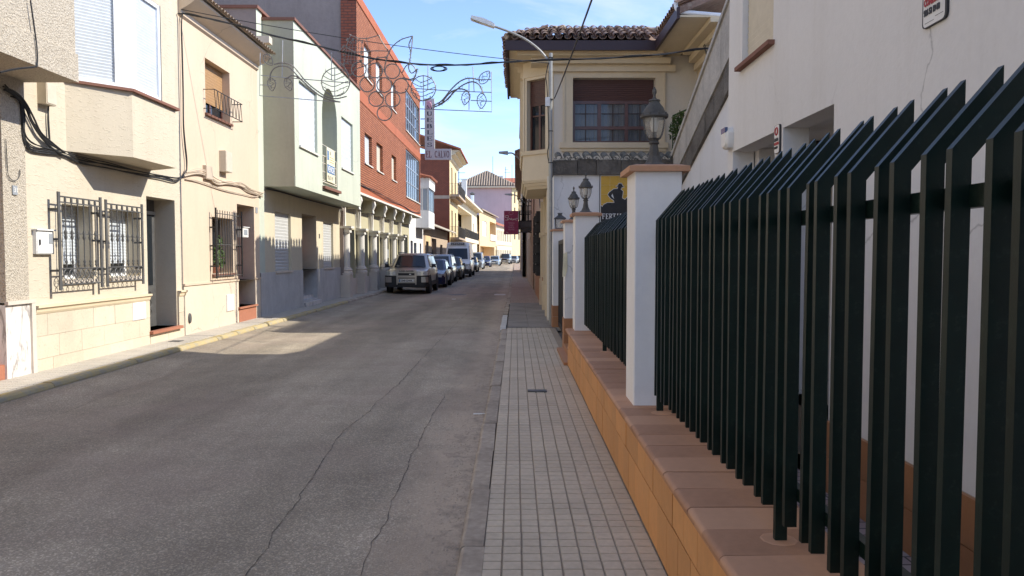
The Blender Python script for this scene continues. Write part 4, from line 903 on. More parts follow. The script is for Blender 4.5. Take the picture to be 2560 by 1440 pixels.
# aerials
def antenna(lab, px, py0, py1, Y, arms):
    x_, z0 = onY(px, py0, Y); _, z1 = onY(px, py1, Y)
    t = thing('tv_antenna', lab, 'antenna', (x_, Y, z0), 'television aerials on the far roofs'); obj('mast', MB().tube([(x_, Y, z0 - .5), (x_, Y, z1)], .05, 5), 'iron_grey', t)
    m = MB()
    for dz, ln in arms: m.tube([(x_ - ln * .3, Y, z1 - dz), (x_ + ln, Y, z1 - dz)], .03, 4)
    if arms: obj('arms', m, 'iron_grey', t)
antenna('tall plain whip aerial above the pink house roof', 1232, 446, 391, 163, [])
antenna('aerial with a side boom beside the chimney at the pink house', 1264, 455, 417, 162, [(1.2, 1.0), (.6, .5)])
antenna('thin plain mast at the right end of the distant roofs', 1280, 455, 412, 176, [])
antenna('small comb aerial on the yellow building roof', 1147, 470, 428, 96, [(.2, .8), (1.0, 1.0)])
o = thing('roof_vent', 'white chimney pipe with a cowl on the ochre building roof', 'chimney pipe', (*fpt(112), 8)); x_, z_ = onY(1181, 520, 112); _, z2_ = onY(1181, 483, 112)
obj('pipe', MB().tube([(x_, 112, z_ - 1), (x_, 112, z2_ - .3)], .25, 8), 'aluminium', o); obj('cowl', MB().lathe([(.2, z2_ - .3), (.45, z2_ - .1), (.1, z2_ + .15)], (x_, 112, 0), 8), 'iron_grey', o)
m = thing('water_tank', 'grey upright tank on the terrace roof behind the balconies', 'tank', (-6.5, 96, 8)); x0, z0 = onY(1154, 470, 96); x1, z1 = onY(1166, 450, 96)
obj('tank', MB().box(x0, x1, 96, 97, 8.1, z1), 'plaster_white_worn', m); obj('cap', MB().box(x0 - .05, x1 + .05, 95.95, 97.05, z1, z1 + .15), 'aluminium', m)
# ------------------------------------------------------------------ right row: garden wall, pillars, fence, white house
WX = .75; TR = FR(WX)
gw = thing('garden_wall', 'low garden wall faced with orange tiles under brown clay coping tiles', 'garden wall', (.95, 5, 0))
Y0, Y1 = -.2, 10.62
obj('core', MB().box(WX + .014, 1.12, Y0, Y1, 0, .585), 'mortar_pale', gw)
fa = MB().box(0, .014, .0025, .2475, 0, .262).mesh('face_tile', 'face_tile'); fb = MB().box(0, .014, .0025, .2475, 0, .235).mesh('face_tile', 'face_tile')
for j in range(43):
    for me_, z_ in ((fa, ZR + .004), (fb, ZR + .272)):
        o = obj('face_tile', me_, None, gw, loc=(WX + R.uniform(-.0015, .0015), Y0 + j * .25 + (.11 if me_ is fa else 0), z_)); o.rotation_euler = (R.gauss(0, .003), 0, R.gauss(0, .004))
nose = [(.705 + .022 - .022 * math.cos(q), .592 + .020 * math.sin(q)) for q in [-pi / 2 + pi * k / 6 for k in range(7)]]
ct = MB().prism([(x_ - .705, z_ - .592) for x_, z_ in nose] + [(.46, .020), (.46, -.012), (.05, -.012), (.045, -.020)], .003, .247, 1).mesh('coping_tile', 'clay_coping', True)
for j in range(43):
    o = obj('coping_tile', ct, None, gw, loc=(.705 + R.uniform(-.002, .002), Y0 + j * .25, .594 + R.uniform(-.002, .002))); o.rotation_euler = (R.gauss(0, .003), R.gauss(0, .003), R.gauss(0, .004))
tl = MB().box(0, .012, .0025, .2475, 0, .045).mesh('trim_tile', 'clay_coping')
for j in range(43): obj('trim_tile', tl, None, gw, loc=(.735, Y0 + j * .25, .535))
PX0, PX1 = .815, 1.135
pil = []
def pillar(y0, y1, zb, zt, lab, base):
    t = thing('gate_pillar', lab, 'pillar', ((PX0 + PX1) / 2, (y0 + y1) / 2, zb), 'white rendered pillars along the garden wall'); e = .006
    q = MB()
    q.add([(PX0 + e, y0, zb), (PX1 - e, y0, zb), (PX1, y0 + e, zb), (PX1, y1 - e, zb), (PX1 - e, y1, zb), (PX0 + e, y1, zb), (PX0, y1 - e, zb), (PX0, y0 + e, zb)] +
          [(PX0 + e, y0, zt), (PX1 - e, y0, zt), (PX1, y0 + e, zt), (PX1, y1 - e, zt), (PX1 - e, y1, zt), (PX0 + e, y1, zt), (PX0, y1 - e, zt), (PX0, y0 + e, zt)],
          [tuple(range(8))[::-1], tuple(range(8, 16))] + [(i, (i + 1) % 8, 8 + (i + 1) % 8, 8 + i) for i in range(8)])
    obj('shaft', q, 'plaster_pillar', t)
    c = MB(); a, b = PX0 - .045, PX1 + .045; c.add([(a, y0 - .045, zt), (b, y0 - .045, zt), (b, y1 + .045, zt), (a, y1 + .045, zt), (a, y0 - .045, zt + .036), (b, y0 - .045, zt + .036), (b, y1 + .045, zt + .036), (a, y1 + .045, zt + .036), (a + .06, y0 + .02, zt + .052), (b - .06, y0 + .02, zt + .052), (b - .06, y1 - .02, zt + .052), (a + .06, y1 - .02, zt + .052)],
        [(3, 2, 1, 0), (0, 1, 5, 4), (1, 2, 6, 5), (2, 3, 7, 6), (3, 0, 4, 7), (4, 5, 9, 8), (5, 6, 10, 9), (6, 7, 11, 10), (7, 4, 8, 11), (8, 9, 10, 11)])
    obj('cap', c, 'clay_coping', t)
    if base:
        for k in range(2):
            for (a, b, c_, d) in ((PX0 - .012, PX1 + .012, y0 - .012, y0), (PX0 - .012, PX0, y0 + .001, y1)):
                obj('base_tile', MB().box(a, b, c_, d, ZR + k * (zb - ZR) / 2 + .002, ZR + (k + 1) * (zb - ZR) / 2 - .002), 'plinth_tile', t)
        obj('core', MB().box(PX0, PX1, y0, y1, 0, zb), 'mortar_pale', t)
    return ((PX0 + PX1) / 2, (y0 + y1) / 2, zt + .05)
P1 = pillar(5.14, 5.50, .612, 2.215, 'nearest white pillar with brown cap, standing on the coping beside the first railing', False)
P2_ = pillar(10.27, 10.62, .612, 2.18, 'white pillar at the far end of the orange wall and second railing', False)
P3_ = pillar(12.40, 12.75, .60, 2.18, 'white pillar on brown base tiles at the near side of the drive gate', True)
P4_ = pillar(16.25, 16.62, .55, 2.16, 'farthest white pillar carrying the small square lantern', True)
# lanterns
GL = [(.052, .20), (.075, .235), (.098, .29), (.106, .34), (.108, .40)]
def lantern():
    t = thing('pillar_lantern', 'x', 'lantern', (0, 0, 0), None, False)
    b = MB(); pr = [(.125, 0), (.125, .012), (.085, .035), (.055, .09), (.042, .16), (.036, .185)]
    b.lathe(pr, (0, 0, 0), 8); obj('foot', b, 'lamp_iron', t)
    obj('collar', MB().lathe([(.036, .183), (.05, .19), (.052, .2), (.042, .21), (.046, .222), (.058, .232)], (0, 0, 0), 14), 'lamp_iron', t, True)
    obj('glass', MB().lathe([(.04, .222), (.062, .235), (.082, .265), (.098, .31), (.105, .35), (.108, .405)], (0, 0, 0), 18), 'glass_lamp', t, True)
    r = MB()
    for k in range(6):
        a = 2 * pi * k / 6 + .3; r.tube([(q * math.cos(a), q * math.sin(a), z_) for q, z_ in ((.05, .228), (.067, .236), (.088, .265), (.104, .31), (.111, .35), (.114, .405))], .005, 5)
    obj('rib', r, 'lamp_iron', t, True)
    obj('bulb', MB().lathe([(.02, .285), (.034, .31), (.04, .36), (.03, .40), (.012, .41)], (0, 0, 0), 12), 'bulb', t, True); obj('socket', MB().lathe([(.026, .225), (.026, .285)], (0, 0, 0), 10), 'iron_grey', t)
    obj('hood', MB().lathe([(.125, .395), (.135, .402), (.135, .415), (.115, .425), (.105, .45), (.085, .485), (.055, .515), (.048, .53), (.058, .535), (.052, .545), (.03, .55)], (0, 0, 0), 18), 'lamp_iron', t, True)
    for k in range(9):
        a = 2 * pi * k / 9; obj('knob', MB().lathe([(.004, .408), (.012, .415), (.01, .43), (.003, .436)], (.128 * math.cos(a), .128 * math.sin(a), 0), 5), 'lamp_iron', t)
    obj('finial', MB().lathe([(.028, .548), (.014, .565), (.012, .585), (.022, .60), (.02, .625), (.008, .64), (.004, .648)], (0, 0, 0), 10), 'lamp_iron', t, True)
    return t
ln = lantern(); GRP = 'globe lanterns on the pillars'
for i, (p, lab) in enumerate(((P1, 'large grey globe lantern on the nearest white pillar'), (P2_, 'grey globe lantern on the pillar at the far end of the orange wall'), (P3_, 'grey globe lantern on the pillar beside the drive gate'))):
    o = ln if i == 0 else copy_tree(ln); o.location = p; o.scale = (.72, .72, .86); o['label'] = lab; o['group'] = GRP
    if i: o.rotation_euler.z = .4 * i
t = thing('square_lantern', 'small square glazed lantern on the farthest white pillar', 'lantern', P4_)
x_, y_, z_ = P4_; q = MB()
for sx in (-1, 1):
    for sy in (-1, 1): q.tube([(x_ + sx * .085, y_ + sy * .085, z_), (x_ + sx * .10, y_ + sy * .10, z_ + .22)], .009, 5)
q.box(x_ - .1, x_ + .1, y_ - .1, y_ + .1, z_, z_ + .02); obj('frame', q, 'iron_grey', t)
obj('glass', MB().box(x_ - .085, x_ + .085, y_ - .085, y_ + .085, z_ + .02, z_ + .22), 'glass_lamp', t); obj('bulb', MB().lathe([(.02, z_ + .02), (.035, z_ + .09), (.02, z_ + .15)], (x_, y_, 0), 10), 'bulb', t, True)
obj('hood', MB().lathe([(.18, z_ + .22), (.18, z_ + .235), (.06, z_ + .30), (.06, z_ + .33), (.075, z_ + .335), (.07, z_ + .35)], (x_, y_, 0), 4), 'iron_grey', t)
# railings: pairs of bent bars on two rails
XB = .94; W_, D_ = .0235, .043
PRF = [(0, .70), (D_, .70), (D_, 1.858), (.172, 2.012), (.172, 2.082), (0, 1.880)]
bar = MB().prism(PRF, 0, W_, 1).mesh('bar', 'green_paint'); PRP = [(0, .608), (D_, .608)] + PRF[2:]
post = MB().prism(PRP, 0, W_, 1).mesh('post', 'green_paint')
def railing(lab, ya, yb, posts, n0):
    t = thing('green_railing', lab, 'railing', (XB, (ya + yb) / 2, .61), 'dark green railings on the garden wall')
    obj('rail', MB().box(XB + D_ + .001, XB + D_ + .031, ya, yb, 1.752, 1.802), 'green_paint', t); obj('rail', MB().box(XB + D_ + .001, XB + D_ + .031, ya, yb, .79, .835), 'green_paint', t)
    y_ = n0; k = 0
    while y_ < yb - .03:
        if y_ > ya + .015:
            is_p = any(abs(y_ - p) < .075 for p in posts)
            o = obj('post' if is_p else 'bar', post if is_p else bar, None, t, loc=(XB + R.uniform(-.001, .001), y_ - W_ / 2, 0)); o.rotation_euler = (R.gauss(0, .0022), R.gauss(0, .0018), R.gauss(0, .008))
        y_ += (.144, .092)[k % 2]; k += 1
    for p in posts: obj('footplate', MB().lathe([(.07, .612), (.06, .616), (.03, .618)], (XB + .02, p, 0), 10), 'clay_coping', t)
    return t
n0 = .245 + .093
railing('near dark green railing of bent bars between the camera and the first pillar', .3, 5.14, (2.70, .6, 4.9), 1.745 - .236 * 6)
railing('second dark green railing of bent bars between the first two pillars', 5.50, 10.27, (8.0,), 5.56)
o = struct('step', MB().box(.80, 1.6, 10.63, 12.39, 0, .19).box(.69, .80, 10.63, 12.39, 0, .12), 'plinth_tile')
gt = thing('drive_gate', 'black sheet-metal drive gate between the two farthest white pillars', 'gate', (1.0, 14.5, .1))
obj('frame', MB().box(.93, .99, 12.78, 12.86, .12, 1.95).box(.93, .99, 16.14, 16.22, .12, 1.95).box(.93, .99, 12.86, 16.14, .12, .2).box(.93, .99, 12.86, 16.14, 1.87, 1.95), 'iron_black', gt)
for i in range(22): obj('bar', MB().box(.945, .975, 12.92 + i * .148, 12.98 + i * .148, .2, 1.87), 'iron_black', gt)
gt = thing('garden_gate', 'black wicket gate between the second and third white pillars', 'gate', (1.0, 11.5, .2))
obj('frame', MB().box(1.02, 1.07, 10.66, 10.72, .22, 1.9).box(1.02, 1.07, 12.3, 12.36, .22, 1.9).box(1.02, 1.07, 10.72, 12.3, 1.84, 1.9).box(1.02, 1.07, 10.72, 12.3, .22, .28), 'iron_black', gt)
for i in range(11): obj('bar', MB().box(1.03, 1.06, 10.8 + i * .138, 10.84 + i * .138, .28, 1.84), 'iron_black', gt)
t = thing('torn_poster', 'small torn paper notice curling off the pillar by the drive gate', 'poster', (.9, 12.39, 1.5)); x_, z0 = onY(1411, 692, 12.385); _, z1 = onY(1411, 630, 12.385)
obj('sheet', MB().add([(x_ - .03, 12.372, z0 + .1), (x_ + .05, 12.378, z0 + .14), (x_ + .045, 12.37, z1), (x_ - .02, 12.376, z1 - .03), (x_ - .035, 12.355, z0), (x_ + .01, 12.35, z0 + .01)], [(0, 1, 2, 3), (4, 5, 1, 0)]), 'poster_cream', t)

# white house behind the fence
HX = 2.05; TH = FR(HX)
struct('patio', MB().box(1.13, 12, -3, 17, -.02, .1), 'patio_stone')
h = thing('white_house', 'plain white rendered house behind the green railing with square porch openings', 'house', (HX, 3, .1))
ops = [(4.88, 5.80, .1, 2.62, .2), (5.98, 7.13, .1, 2.62, .2), (6.06, 6.88, 3.35, 4.75, .1)]
m = MB(TH).wall(-6, 7.3, .57, 6.3, [(a, b, max(c, .57), d, e) for a, b, c, d, e in ops]); m.poly((7.3, 0, 0), (7.3, 6.3, 0), (7.3, 6.3, -8), (7.3, 0, -8)); m.poly((-6, 6.3, 0), (7.3, 6.3, 0), (7.3, 6.3, -8), (-6, 6.3, -8))
m.poly((-6, 0, 0), (-6, 6.3, 0), (-6, 6.3, -8), (-6, 0, -8)); m.poly((-6, 0, -8), (7.3, 0, -8), (7.3, 6.3, -8), (-6, 6.3, -8))
m.box(4.5, 7.2, 2.64, 2.9, -3, -.2).box(4.3, 4.5, .1, 2.8, -3, -.2).box(4.5, 7.2, .1, 2.64, -1.65, -1.5).box(7.02, 7.2, .1, 2.64, -1.5, -.21)
obj('wall', m, 'plaster_white', h)
pt = MB().box(-.0, .02, .003, .327, .002, .232).mesh('plinth_tile', 'plinth_tile'); pt2 = MB().box(-.0, .02, .003, .327, 0, .228).mesh('plinth_tile', 'plinth_tile')
for j in range(23):
    y_ = -.4 + j * .33
    if 4.7 < y_ < 7.0: continue
    for me_, z_ in ((pt, .10), (pt2, .338)): obj('plinth_tile', me_, None, h, loc=(HX - .02 + R.uniform(-.001, .001), y_, z_))
obj('lower_wall', MB(TH).wall(-6, 7.3, .1, .57, [(4.88, 5.80, .1, .57, .2), (5.98, 7.13, .1, .57, .2)]), 'mortar_pale', h)
wo = window(TH, h, 6.06, 6.88, 3.35, 4.75, .09, 'box_beige', 'glass_dark', 1, 'shutter_cream', None, cols=1, pitch=.05)
obj('sill', MB(TH).box(6.02, 6.93, 3.315, 3.35, -.1, .055), 'coping_red', wo)
h2 = thing('white_house_wing', 'unseen taller white rear wing set back behind the white house', 'house', (8, 10, .1))
obj('wall', MB().box(3.75, 12, 7.35, 12.4, .1, 7.65).box(4.35, 12, 12.4, 15.88, .1, 6.5), 'plaster_white', h2); obj('roof', MB().box(3.72, 12.1, 7.3, 12.43, 7.65, 7.75), 'clay_tile', h2)  # unseen wing; its lower far block is shaped to bound the sunlit road patch
t = thing('porch_lamp', 'dark metal lamp hanging on the porch wall of the white house', 'wall lamp', (2.6, 5.9, 2.4)); x_, z_ = onY(2040, 372, 6.6)
obj('bracket', MB().tube([(x_ + .2, 6.6, z_ + .12), (x_, 6.6, z_ + .12), (x_, 6.6, z_ + .06)], .012, 6), 'iron_grey', t); obj('shade', MB().lathe([(.09, z_ - .05), (.085, z_ + .03), (.03, z_ + .07)], (x_, 6.6, 0), 10), 'iron_grey', t)
def sign(lab, y0, y1, z0, z1, lines, emb):
    TT = FR(HX - .001); t = thing('alarm_sign', lab, 'sign', (HX, (y0 + y1) / 2, z0))
    r = .025; P = []
    for cx, cy_, a0 in ((y1 - r, z1 - r, 0), (y0 + r, z1 - r, 90), (y0 + r, z0 + r, 180), (y1 - r, z0 + r, 270)): P += [(cx + r * math.cos(math.radians(a0 + k * 30)), cy_ + r * math.sin(math.radians(a0 + k * 30))) for k in range(4)]
    n = len(P); obj('plate', MB(TT).add([(*p, 0) for p in P] + [(*p, .012) for p in P], [tuple(range(n, 2 * n))] + [(i, (i + 1) % n, n + (i + 1) % n, n + i) for i in range(n)]), 'ink_black', t)
    cx, cy_ = (y0 + y1) / 2, (z0 + z1) / 2; k = 1 - .012 / (y1 - y0) * 2
    obj('face', MB(TT).add([(cx + (p[0] - cx) * k, cy_ + (p[1] - cy_) * (1 - .02), .0135) for p in P], [tuple(range(n))]), 'sign_white', t)
    for s_, v, hh, mt in lines: text(s_, TT, y1 - .022, v, hh, mt, t, w=.016, wd=(y1 - y0) - .044, bold=.002)
    return t, TT
t, TT = sign('white alarm notice with red CONECTADA high on the white house wall', 3.605, 3.82, 2.772, 3.13, [('ALARMA', 2.925, .042, 'ink_black'), ('CONECTADA', 2.878, .034, 'ink_red'), ('926 53 19 88', 2.832, .028, 'ink_black')], 1)
obj('print', MB(TT).box(3.63, 3.70, 2.806, 2.808, .0136, .0145).box(3.71, 3.79, 2.793, 2.795, .0136, .0145), 'ink_black', t)
obj('emblem', MB(TT).tube([(3.712 + .05 * math.cos(q), 3.04 + .05 * math.sin(q), .016) for q in [k * pi / 8 for k in range(16)]], .007, 4, True), 'ink_red', t)
t, TT = sign('small white alarm notice on the pier between the porch openings', 5.835, 5.965, 2.44, 2.66, [('ALARMA', 2.535, .02, 'ink_black'), ('CONECTADA', 2.505, .018, 'ink_red'), ('926 53 19 88', 2.478, .014, 'ink_black')], 1)
obj('emblem', MB(TT).tube([(5.9 + .028 * math.cos(q), 2.61 + .028 * math.sin(q), .016) for q in [k * pi / 8 for k in range(16)]], .006, 4, True), 'ink_red', t)
t = thing('alarm_siren', 'white rounded alarm siren with blue lens on the corner of the white house', 'alarm siren', (HX, 7.2, 2.7))
Q = [(7.11, 2.70), (7.13, 2.66), (7.20, 2.645), (7.27, 2.66), (7.29, 2.70), (7.29, 2.80), (7.25, 2.85), (7.15, 2.85), (7.11, 2.80)]; c_ = (7.2, 2.75); n = len(Q)
obj('case', MB(TH).add([(*p, 0) for p in Q] + [(*p, .05) for p in Q] + [(c_[0] + (p[0] - c_[0]) * .75, c_[1] + (p[1] - c_[1]) * .78, .075) for p in Q], [tuple(range(2 * n, 3 * n))] + [(k * n + i, k * n + (i + 1) % n, (k + 1) * n + (i + 1) % n, (k + 1) * n + i) for k in (0, 1) for i in range(n)]), 'box_white', t, True)
obj('lens', MB(TH).box(7.13, 7.27, 2.80, 2.85, .052, .078), 'lens_blue', t)

# low white annex with stone coping, fertiliser sign and sloping concrete verge
AY = 17.0; TA_ = FS(AY)
h = thing('white_annex', 'low white annex with mossy stone coping and a steep concrete verge', 'building', (2.4, AY, 0))
obj('wall', MB().box(.87, 6, AY, AY + .9, 0, 3.44), 'plaster_white', h)
xa, za = onY(1388, 427, AY); _, zt = onY(1400, 404, AY)
x_ = .84
while x_ < 3.55:
    l = R.uniform(.38, .6); obj('coping_stone', MB().box(x_ + .006, min(x_ + l, 3.56) - .006, AY - .07 + R.uniform(-.02, .01), AY + .5, 3.44, zt + .04 + R.uniform(-.02, .02)), 'stone_dark', h); x_ += l
for i in range(13):                                             # broken barrel tiles on top of the coping
    u = .98 + i * .215 + R.uniform(-.02, .02); q = MB(); rr = R.uniform(.075, .095)
    A = [(u + rr * math.cos(a), AY - .09 + R.uniform(-.02, .02), zt + .05 + rr * math.sin(a)) for a in [pi * k / 7 for k in range(8)]]; A2 = [(u + .8 * rr * math.cos(a), AY - .09, zt + .05 + .8 * rr * math.sin(a)) for a in [pi * k / 7 for k in range(8)]]
    B = [(p[0], AY + .5, p[2] + .16) for p in A]
    q.add(A + B + A2, [(k, k + 1, 9 + k, 8 + k) for k in range(7)] + [(k, k + 1, 17 + k, 16 + k) for k in range(7)]); obj('roof_tile', q, 'lichen', h, True)
m = MB()
for i in range(420):                                            # moss and rubble heaped along the coping
    u, v = R.uniform(.86, 3.5), R.uniform(0, 1); s_ = R.uniform(.008, .03); c_ = Vector((u, AY - .09 + R.uniform(-.03, .12), zt - .02 + v * .10))
    m.add([tuple(c_ + Vector(d) * s_) for d in ((1, 0, 0), (-.5, .8, 0), (-.5, -.8, 0), (0, 0, 1.0))], [(0, 1, 3), (1, 2, 3), (2, 0, 3)])
tag(obj('rubble', m, 'lichen', h), kind='stuff'); GX = 3.55
up_ = lambda y: 3.86 + (17 - y) * (2.05 / 4.55); md = lambda y: 3.32 + (17 - y) * .36; dn = lambda y: 2.94 + (17 - y) * .337
# verge profile (Y, Z), extruded across
G1 = [(17.02, up_(17.02)), (12.42, up_(12.42)), (12.42, md(12.42)), (17.02, md(17.02))]; G2 = [(17.0, md(17) - .003), (12.42, md(12.42) - .003), (12.42, dn(12.42)), (17.0, dn(17.0))]
obj('verge', MB().prism(G1, GX - .02, GX + .5, 0), 'concrete_raw', h); obj('verge_lip', MB().prism([(17.03, up_(17.03) + .05), (12.42, up_(12.42) + .05), (12.42, up_(12.42) - .04), (17.03, up_(17.03) - .04)], GX - .06, GX + .52, 0), 'concrete_raw', h)
yy = 17.0
while yy > 12.5:
    l = R.uniform(.45, .7); e = max(yy - l, 12.42); obj('verge_stone', MB().prism([(yy, md(yy) - .004), (e + .008, md(e) - .004), (e + .008, dn(e)), (yy, dn(yy))], GX + R.uniform(-.005, .02), GX + .45, 0), 'stone_dark', h); yy = e
obj('gable_wall', MB().prism([(16.99, 0), (12.42, 0), (12.42, dn(12.42)), (16.99, dn(16.99))], GX + .06, GX + .3, 0), 'plaster_white', h)
obj('roof', MB().prism([(17.4, up_(17.0) - .05), (12.42, up_(12.42) - .05), (12.42, up_(12.42) - .3), (17.4, up_(17) - .3)], GX + .55, 8, 0), 'clay_tile', h)
# sign of glazed tiles: horseman silhouette over FERTILIZANTES NATURALES
sx0, sz1 = onY(1502, 440, AY); sx1, _ = onY(1576, 440, AY); sx1 = sx0 + 1.32; kx = (1575 - 1502) / 73 * (onY(1575, 500, AY)[0] - sx0) / 650   # crop pixels to metres
t = thing('tile_sign', 'glazed tile sign with black horseman on yellow over FERTILIZANTES NATURALES', 'sign', (sx0 + .6, AY, 1.4)); ts_ = .205
def sp(x, y): return sx0 + (x - 198) * kx, sz1 - (y - 180) * kx
nx_, nz_ = 6, 9
obj('backing', MB(TA_).box(sx0 - .03, sx0 + nx_ * ts_ + .03, sz1 - nz_ * ts_ - .03, sz1 + .03, -.01, .016), 'ink_black', t)
obj('border', MB(TA_).box(sx0 - .012, sx0 + nx_ * ts_ + .012, sz1 - nz_ * ts_ - .012, sz1 + .012, .0165, .0185), 'sign_white', t)
ga = MB().box(.0015, ts_ - .0015, -.006, 0, .0015, ts_ - .0015); gy = ga.mesh('tile', 'glaze_yellow'); gk = ga.mesh('tile', 'glaze_black')
for i in range(nx_):
    for j in range(nz_): obj('tile', gy if j < 4 else gk, None, t, loc=(sx0 + i * ts_, AY - .0186, sz1 - (j + 1) * ts_))
_, zb4 = sp(0, 0); zb4 = sz1 - 4 * ts_
SIL = [(500, 1000), (200, 1000), (200, 830), (230, 865), (260, 815), (340, 772), (500, 770), (480, 715), (420, 680), (355, 600), (375, 550), (480, 470), (570, 465), (580, 420), (525, 408), (575, 395), (590, 345), (655, 345), (675, 395), (715, 428), (660, 425), (655, 460), (630, 470), (690, 520), (670, 670), (735, 705), (840, 575), (960, 520), (1010, 420), (1060, 400), (1110, 520), (1190, 620), (1180, 680), (1060, 640), (1090, 800), (1100, 1000)]
mm = MB(TA_); mm.poly(*[(*sp(*p), .0262) for p in SIL]); obj('horseman', mm, 'glaze_black', t)
mm = MB(TA_)
for a, b in zip(SIL[2:-2], SIL[3:-1]):
    p, q = Vector(sp(*a)), Vector(sp(*b)); d = (q - p).normalized(); nn = Vector((-d.y, d.x)) * .010
    mm.poly((*(p + nn), .0258), (*(q + nn), .0258), (*(q - nn), .0258), (*(p - nn), .0258))
mm.poly((*sp(455, 570), .0268), (*sp(492, 690), .0268), (*sp(430, 620), .0268)); obj('outline', mm, 'sign_white', t)
serif('FERTILIZANTES', TA_, *sp(226, 1130), 120 * kx, (1230 - 226) * kx / 13, 'sign_white', t, .0275); serif('NATURALES', TA_, *sp(226, 1300), 120 * kx, 81 * kx, 'sign_white', t, .0275)

# cream villa with corner bay and tiled eaves
VY = 19.0; TV = FS(VY); VX = .92; ZE = 6.62
h = thing('cream_villa', 'cream two-storey villa with corner bay, brown-framed window and tiled eaves', 'house', (3, VY, 0))
a_, zt_ = onY(1432, 195, VY); b_, zb_ = onY(1637, 357, VY); O = (a_, b_, zb_, zt_, .28)
m = MB(TV).wall(VX, 4.55, 0, ZE, [O]).box(VX, 9, 0, ZE, -12, -.32); obj('wall', m, 'plaster_beige', h)
obj('wing_wall', MB().box(4.55, 9, 15.9, VY, 3, ZE), 'stone_cream', h)
def surround(TT, a, b, c, d, wd_, par, sill=True):
    for k, (g_, dp) in enumerate(((wd_, .035), (wd_ * .6, .05))): pass
    q = MB(TT).box(a - wd_, a, c, d + wd_, 0, .04).box(b, b + wd_, c, d + wd_, 0, .04).box(a, b, d, d + wd_, 0, .04)
    q.box(a - wd_, a - wd_ + .04, c, d + wd_ + .002, .04, .065).box(b + wd_ - .04, b + wd_, c, d + wd_ + .002, .04, .065).box(a - wd_ + .04, b + wd_ - .04, d + wd_ - .04, d + wd_ + .002, .04, .065)
    o = obj('surround', q, 'stone_cream', par)
    if sill: obj('sill', MB(TT).box(a - wd_ - .08, b + wd_ + .08, c - .14, c - .002, -.02, .10).box(a - wd_ - .04, b + wd_ + .04, c - .22, c - .142, -.02, .06), 'stone_cream', par)
surround(TV, a_, b_, zb_, zt_, .24, h)
zs = zb_ + (zt_ - zb_) * .67; wn = window(TV, h, a_, b_, zb_, zs, .22, 'wood_brown', 'glass_pane', 0, None, None, cols=3, rows=1, fw=.075)
q = MB(TV).box(a_ + .07, b_ - .07, zb_ + .36, zb_ + .44, -.24, -.185); obj('crossbar', q, 'wood_brown', wn); q = MB(TV)
for i in range(3):
    c_ = a_ + (b_ - a_) * (i + .5) / 3; q.box(c_ - .012, c_ + .012, zb_ + .06, zs - .05, -.225, -.205); q.box(a_ + (b_ - a_) * i / 3 + .05, a_ + (b_ - a_) * (i + 1) / 3 - .05, (zb_ + .44 + zs) / 2 - .012, (zb_ + .44 + zs) / 2 + .012, -.225, -.207)
obj('glazing_bar', q, 'wood_dark', wn); q = MB(TV); n = 90
for i in range(n):
    u0, u1 = a_ + (b_ - a_) * i / n, a_ + (b_ - a_) * (i + 1) / n; f_ = lambda u: -.30 - .02 * math.sin(u * 38) - .01 * math.sin(u * 91)
    q.poly((u0, zb_, f_(u0)), (u1, zb_, f_(u1)), (u1, zs, f_(u1)), (u0, zs, f_(u0)))
obj('curtain', q, 'curtain', wn); obj('shutter', slats(MB(TV), a_ + .01, b_ - .01, zs, zt_, -.20, .05, .01), 'shutter_brown', h)
# corner bay over the pavement
bp = [(.95, 18.98), (.20, 19.62), (.20, 23.0), (.95, 23.0)]
def ring(d): return [(bp[0][0], bp[0][1] - d * 1.0), (bp[1][0] - d, bp[1][1] - d * .4), (bp[2][0] - d, bp[2][1] + d), (bp[3][0], bp[3][1] + d)]
def bayslab(z0, z1, d0, d1, mat, name):
    A, B = ring(d0), ring(d1); return obj(name, MB().add([(*p, z0) for p in A] + [(*p, z1) for p in B], [(3, 2, 1, 0), (4, 5, 6, 7), (0, 1, 5, 4), (1, 2, 6, 5), (2, 3, 7, 6), (3, 0, 4, 7)]), mat, bay_)
_, zsill = onY(1310, 378, 19.6); _, zbot = onY(1310, 474, 19.6); _, zwt = onY(1320, 205, 19.6); zsill -= .02
bay_ = obj('bay', MB().add([(*p, zbot + .22) for p in ring(0)] + [(*p, zsill - .1) for p in ring(0)], [(3, 2, 1, 0), (4, 5, 6, 7), (0, 1, 5, 4), (1, 2, 6, 5), (2, 3, 7, 6)]), 'stone_cream', h)
bayslab(zbot + .15, zbot + .22, .0, .03, 'stone_cream', 'moulding'); bayslab(zbot + .07, zbot + .147, -.06, -.02, 'stone_cream', 'moulding'); bayslab(zbot, zbot + .067, -.12, -.08, 'stone_cream', 'moulding'); bayslab(zsill - .1, zsill, .04, .06, 'stone_cream', 'sill'); bayslab(zwt + .26, ZE - .05, .0, .0, 'stone_cream', 'frieze')
TB1, l1 = FD(bp[1], bp[0]); TB1 = (lambda u, v, w, a=Vector(bp[1]), b=Vector(bp[0]): (lambda d: (a.x + d.x * u + d.y * w, a.y + d.y * u - d.x * w, v))((b - a).normalized()))
TB2 = lambda u, v, w: (.20 - w, u, v)
for TT, a, b, l in ((TB1, .16, l1 - .22, l1), (TB2, 20.0, 22.6, None)):
    wl_ = MB(TT).box(0 if l else 19.63, a, zsill, zwt + .26, -.2, 0).box(b, l if l else 23.0, zsill, zwt + .26, -.2, 0).box(a, b, zwt, zwt + .26, -.2, 0); obj('jamb', wl_, 'stone_cream', bay_)
    surround(TT, a, b, zsill, zwt, .11, bay_, False)
    window(TT, bay_, a, b, zsill, zwt, .14, 'wood_brown', 'glass_dark', .36, 'shutter_brown', None, cols=2, rows=2, fw=.05)
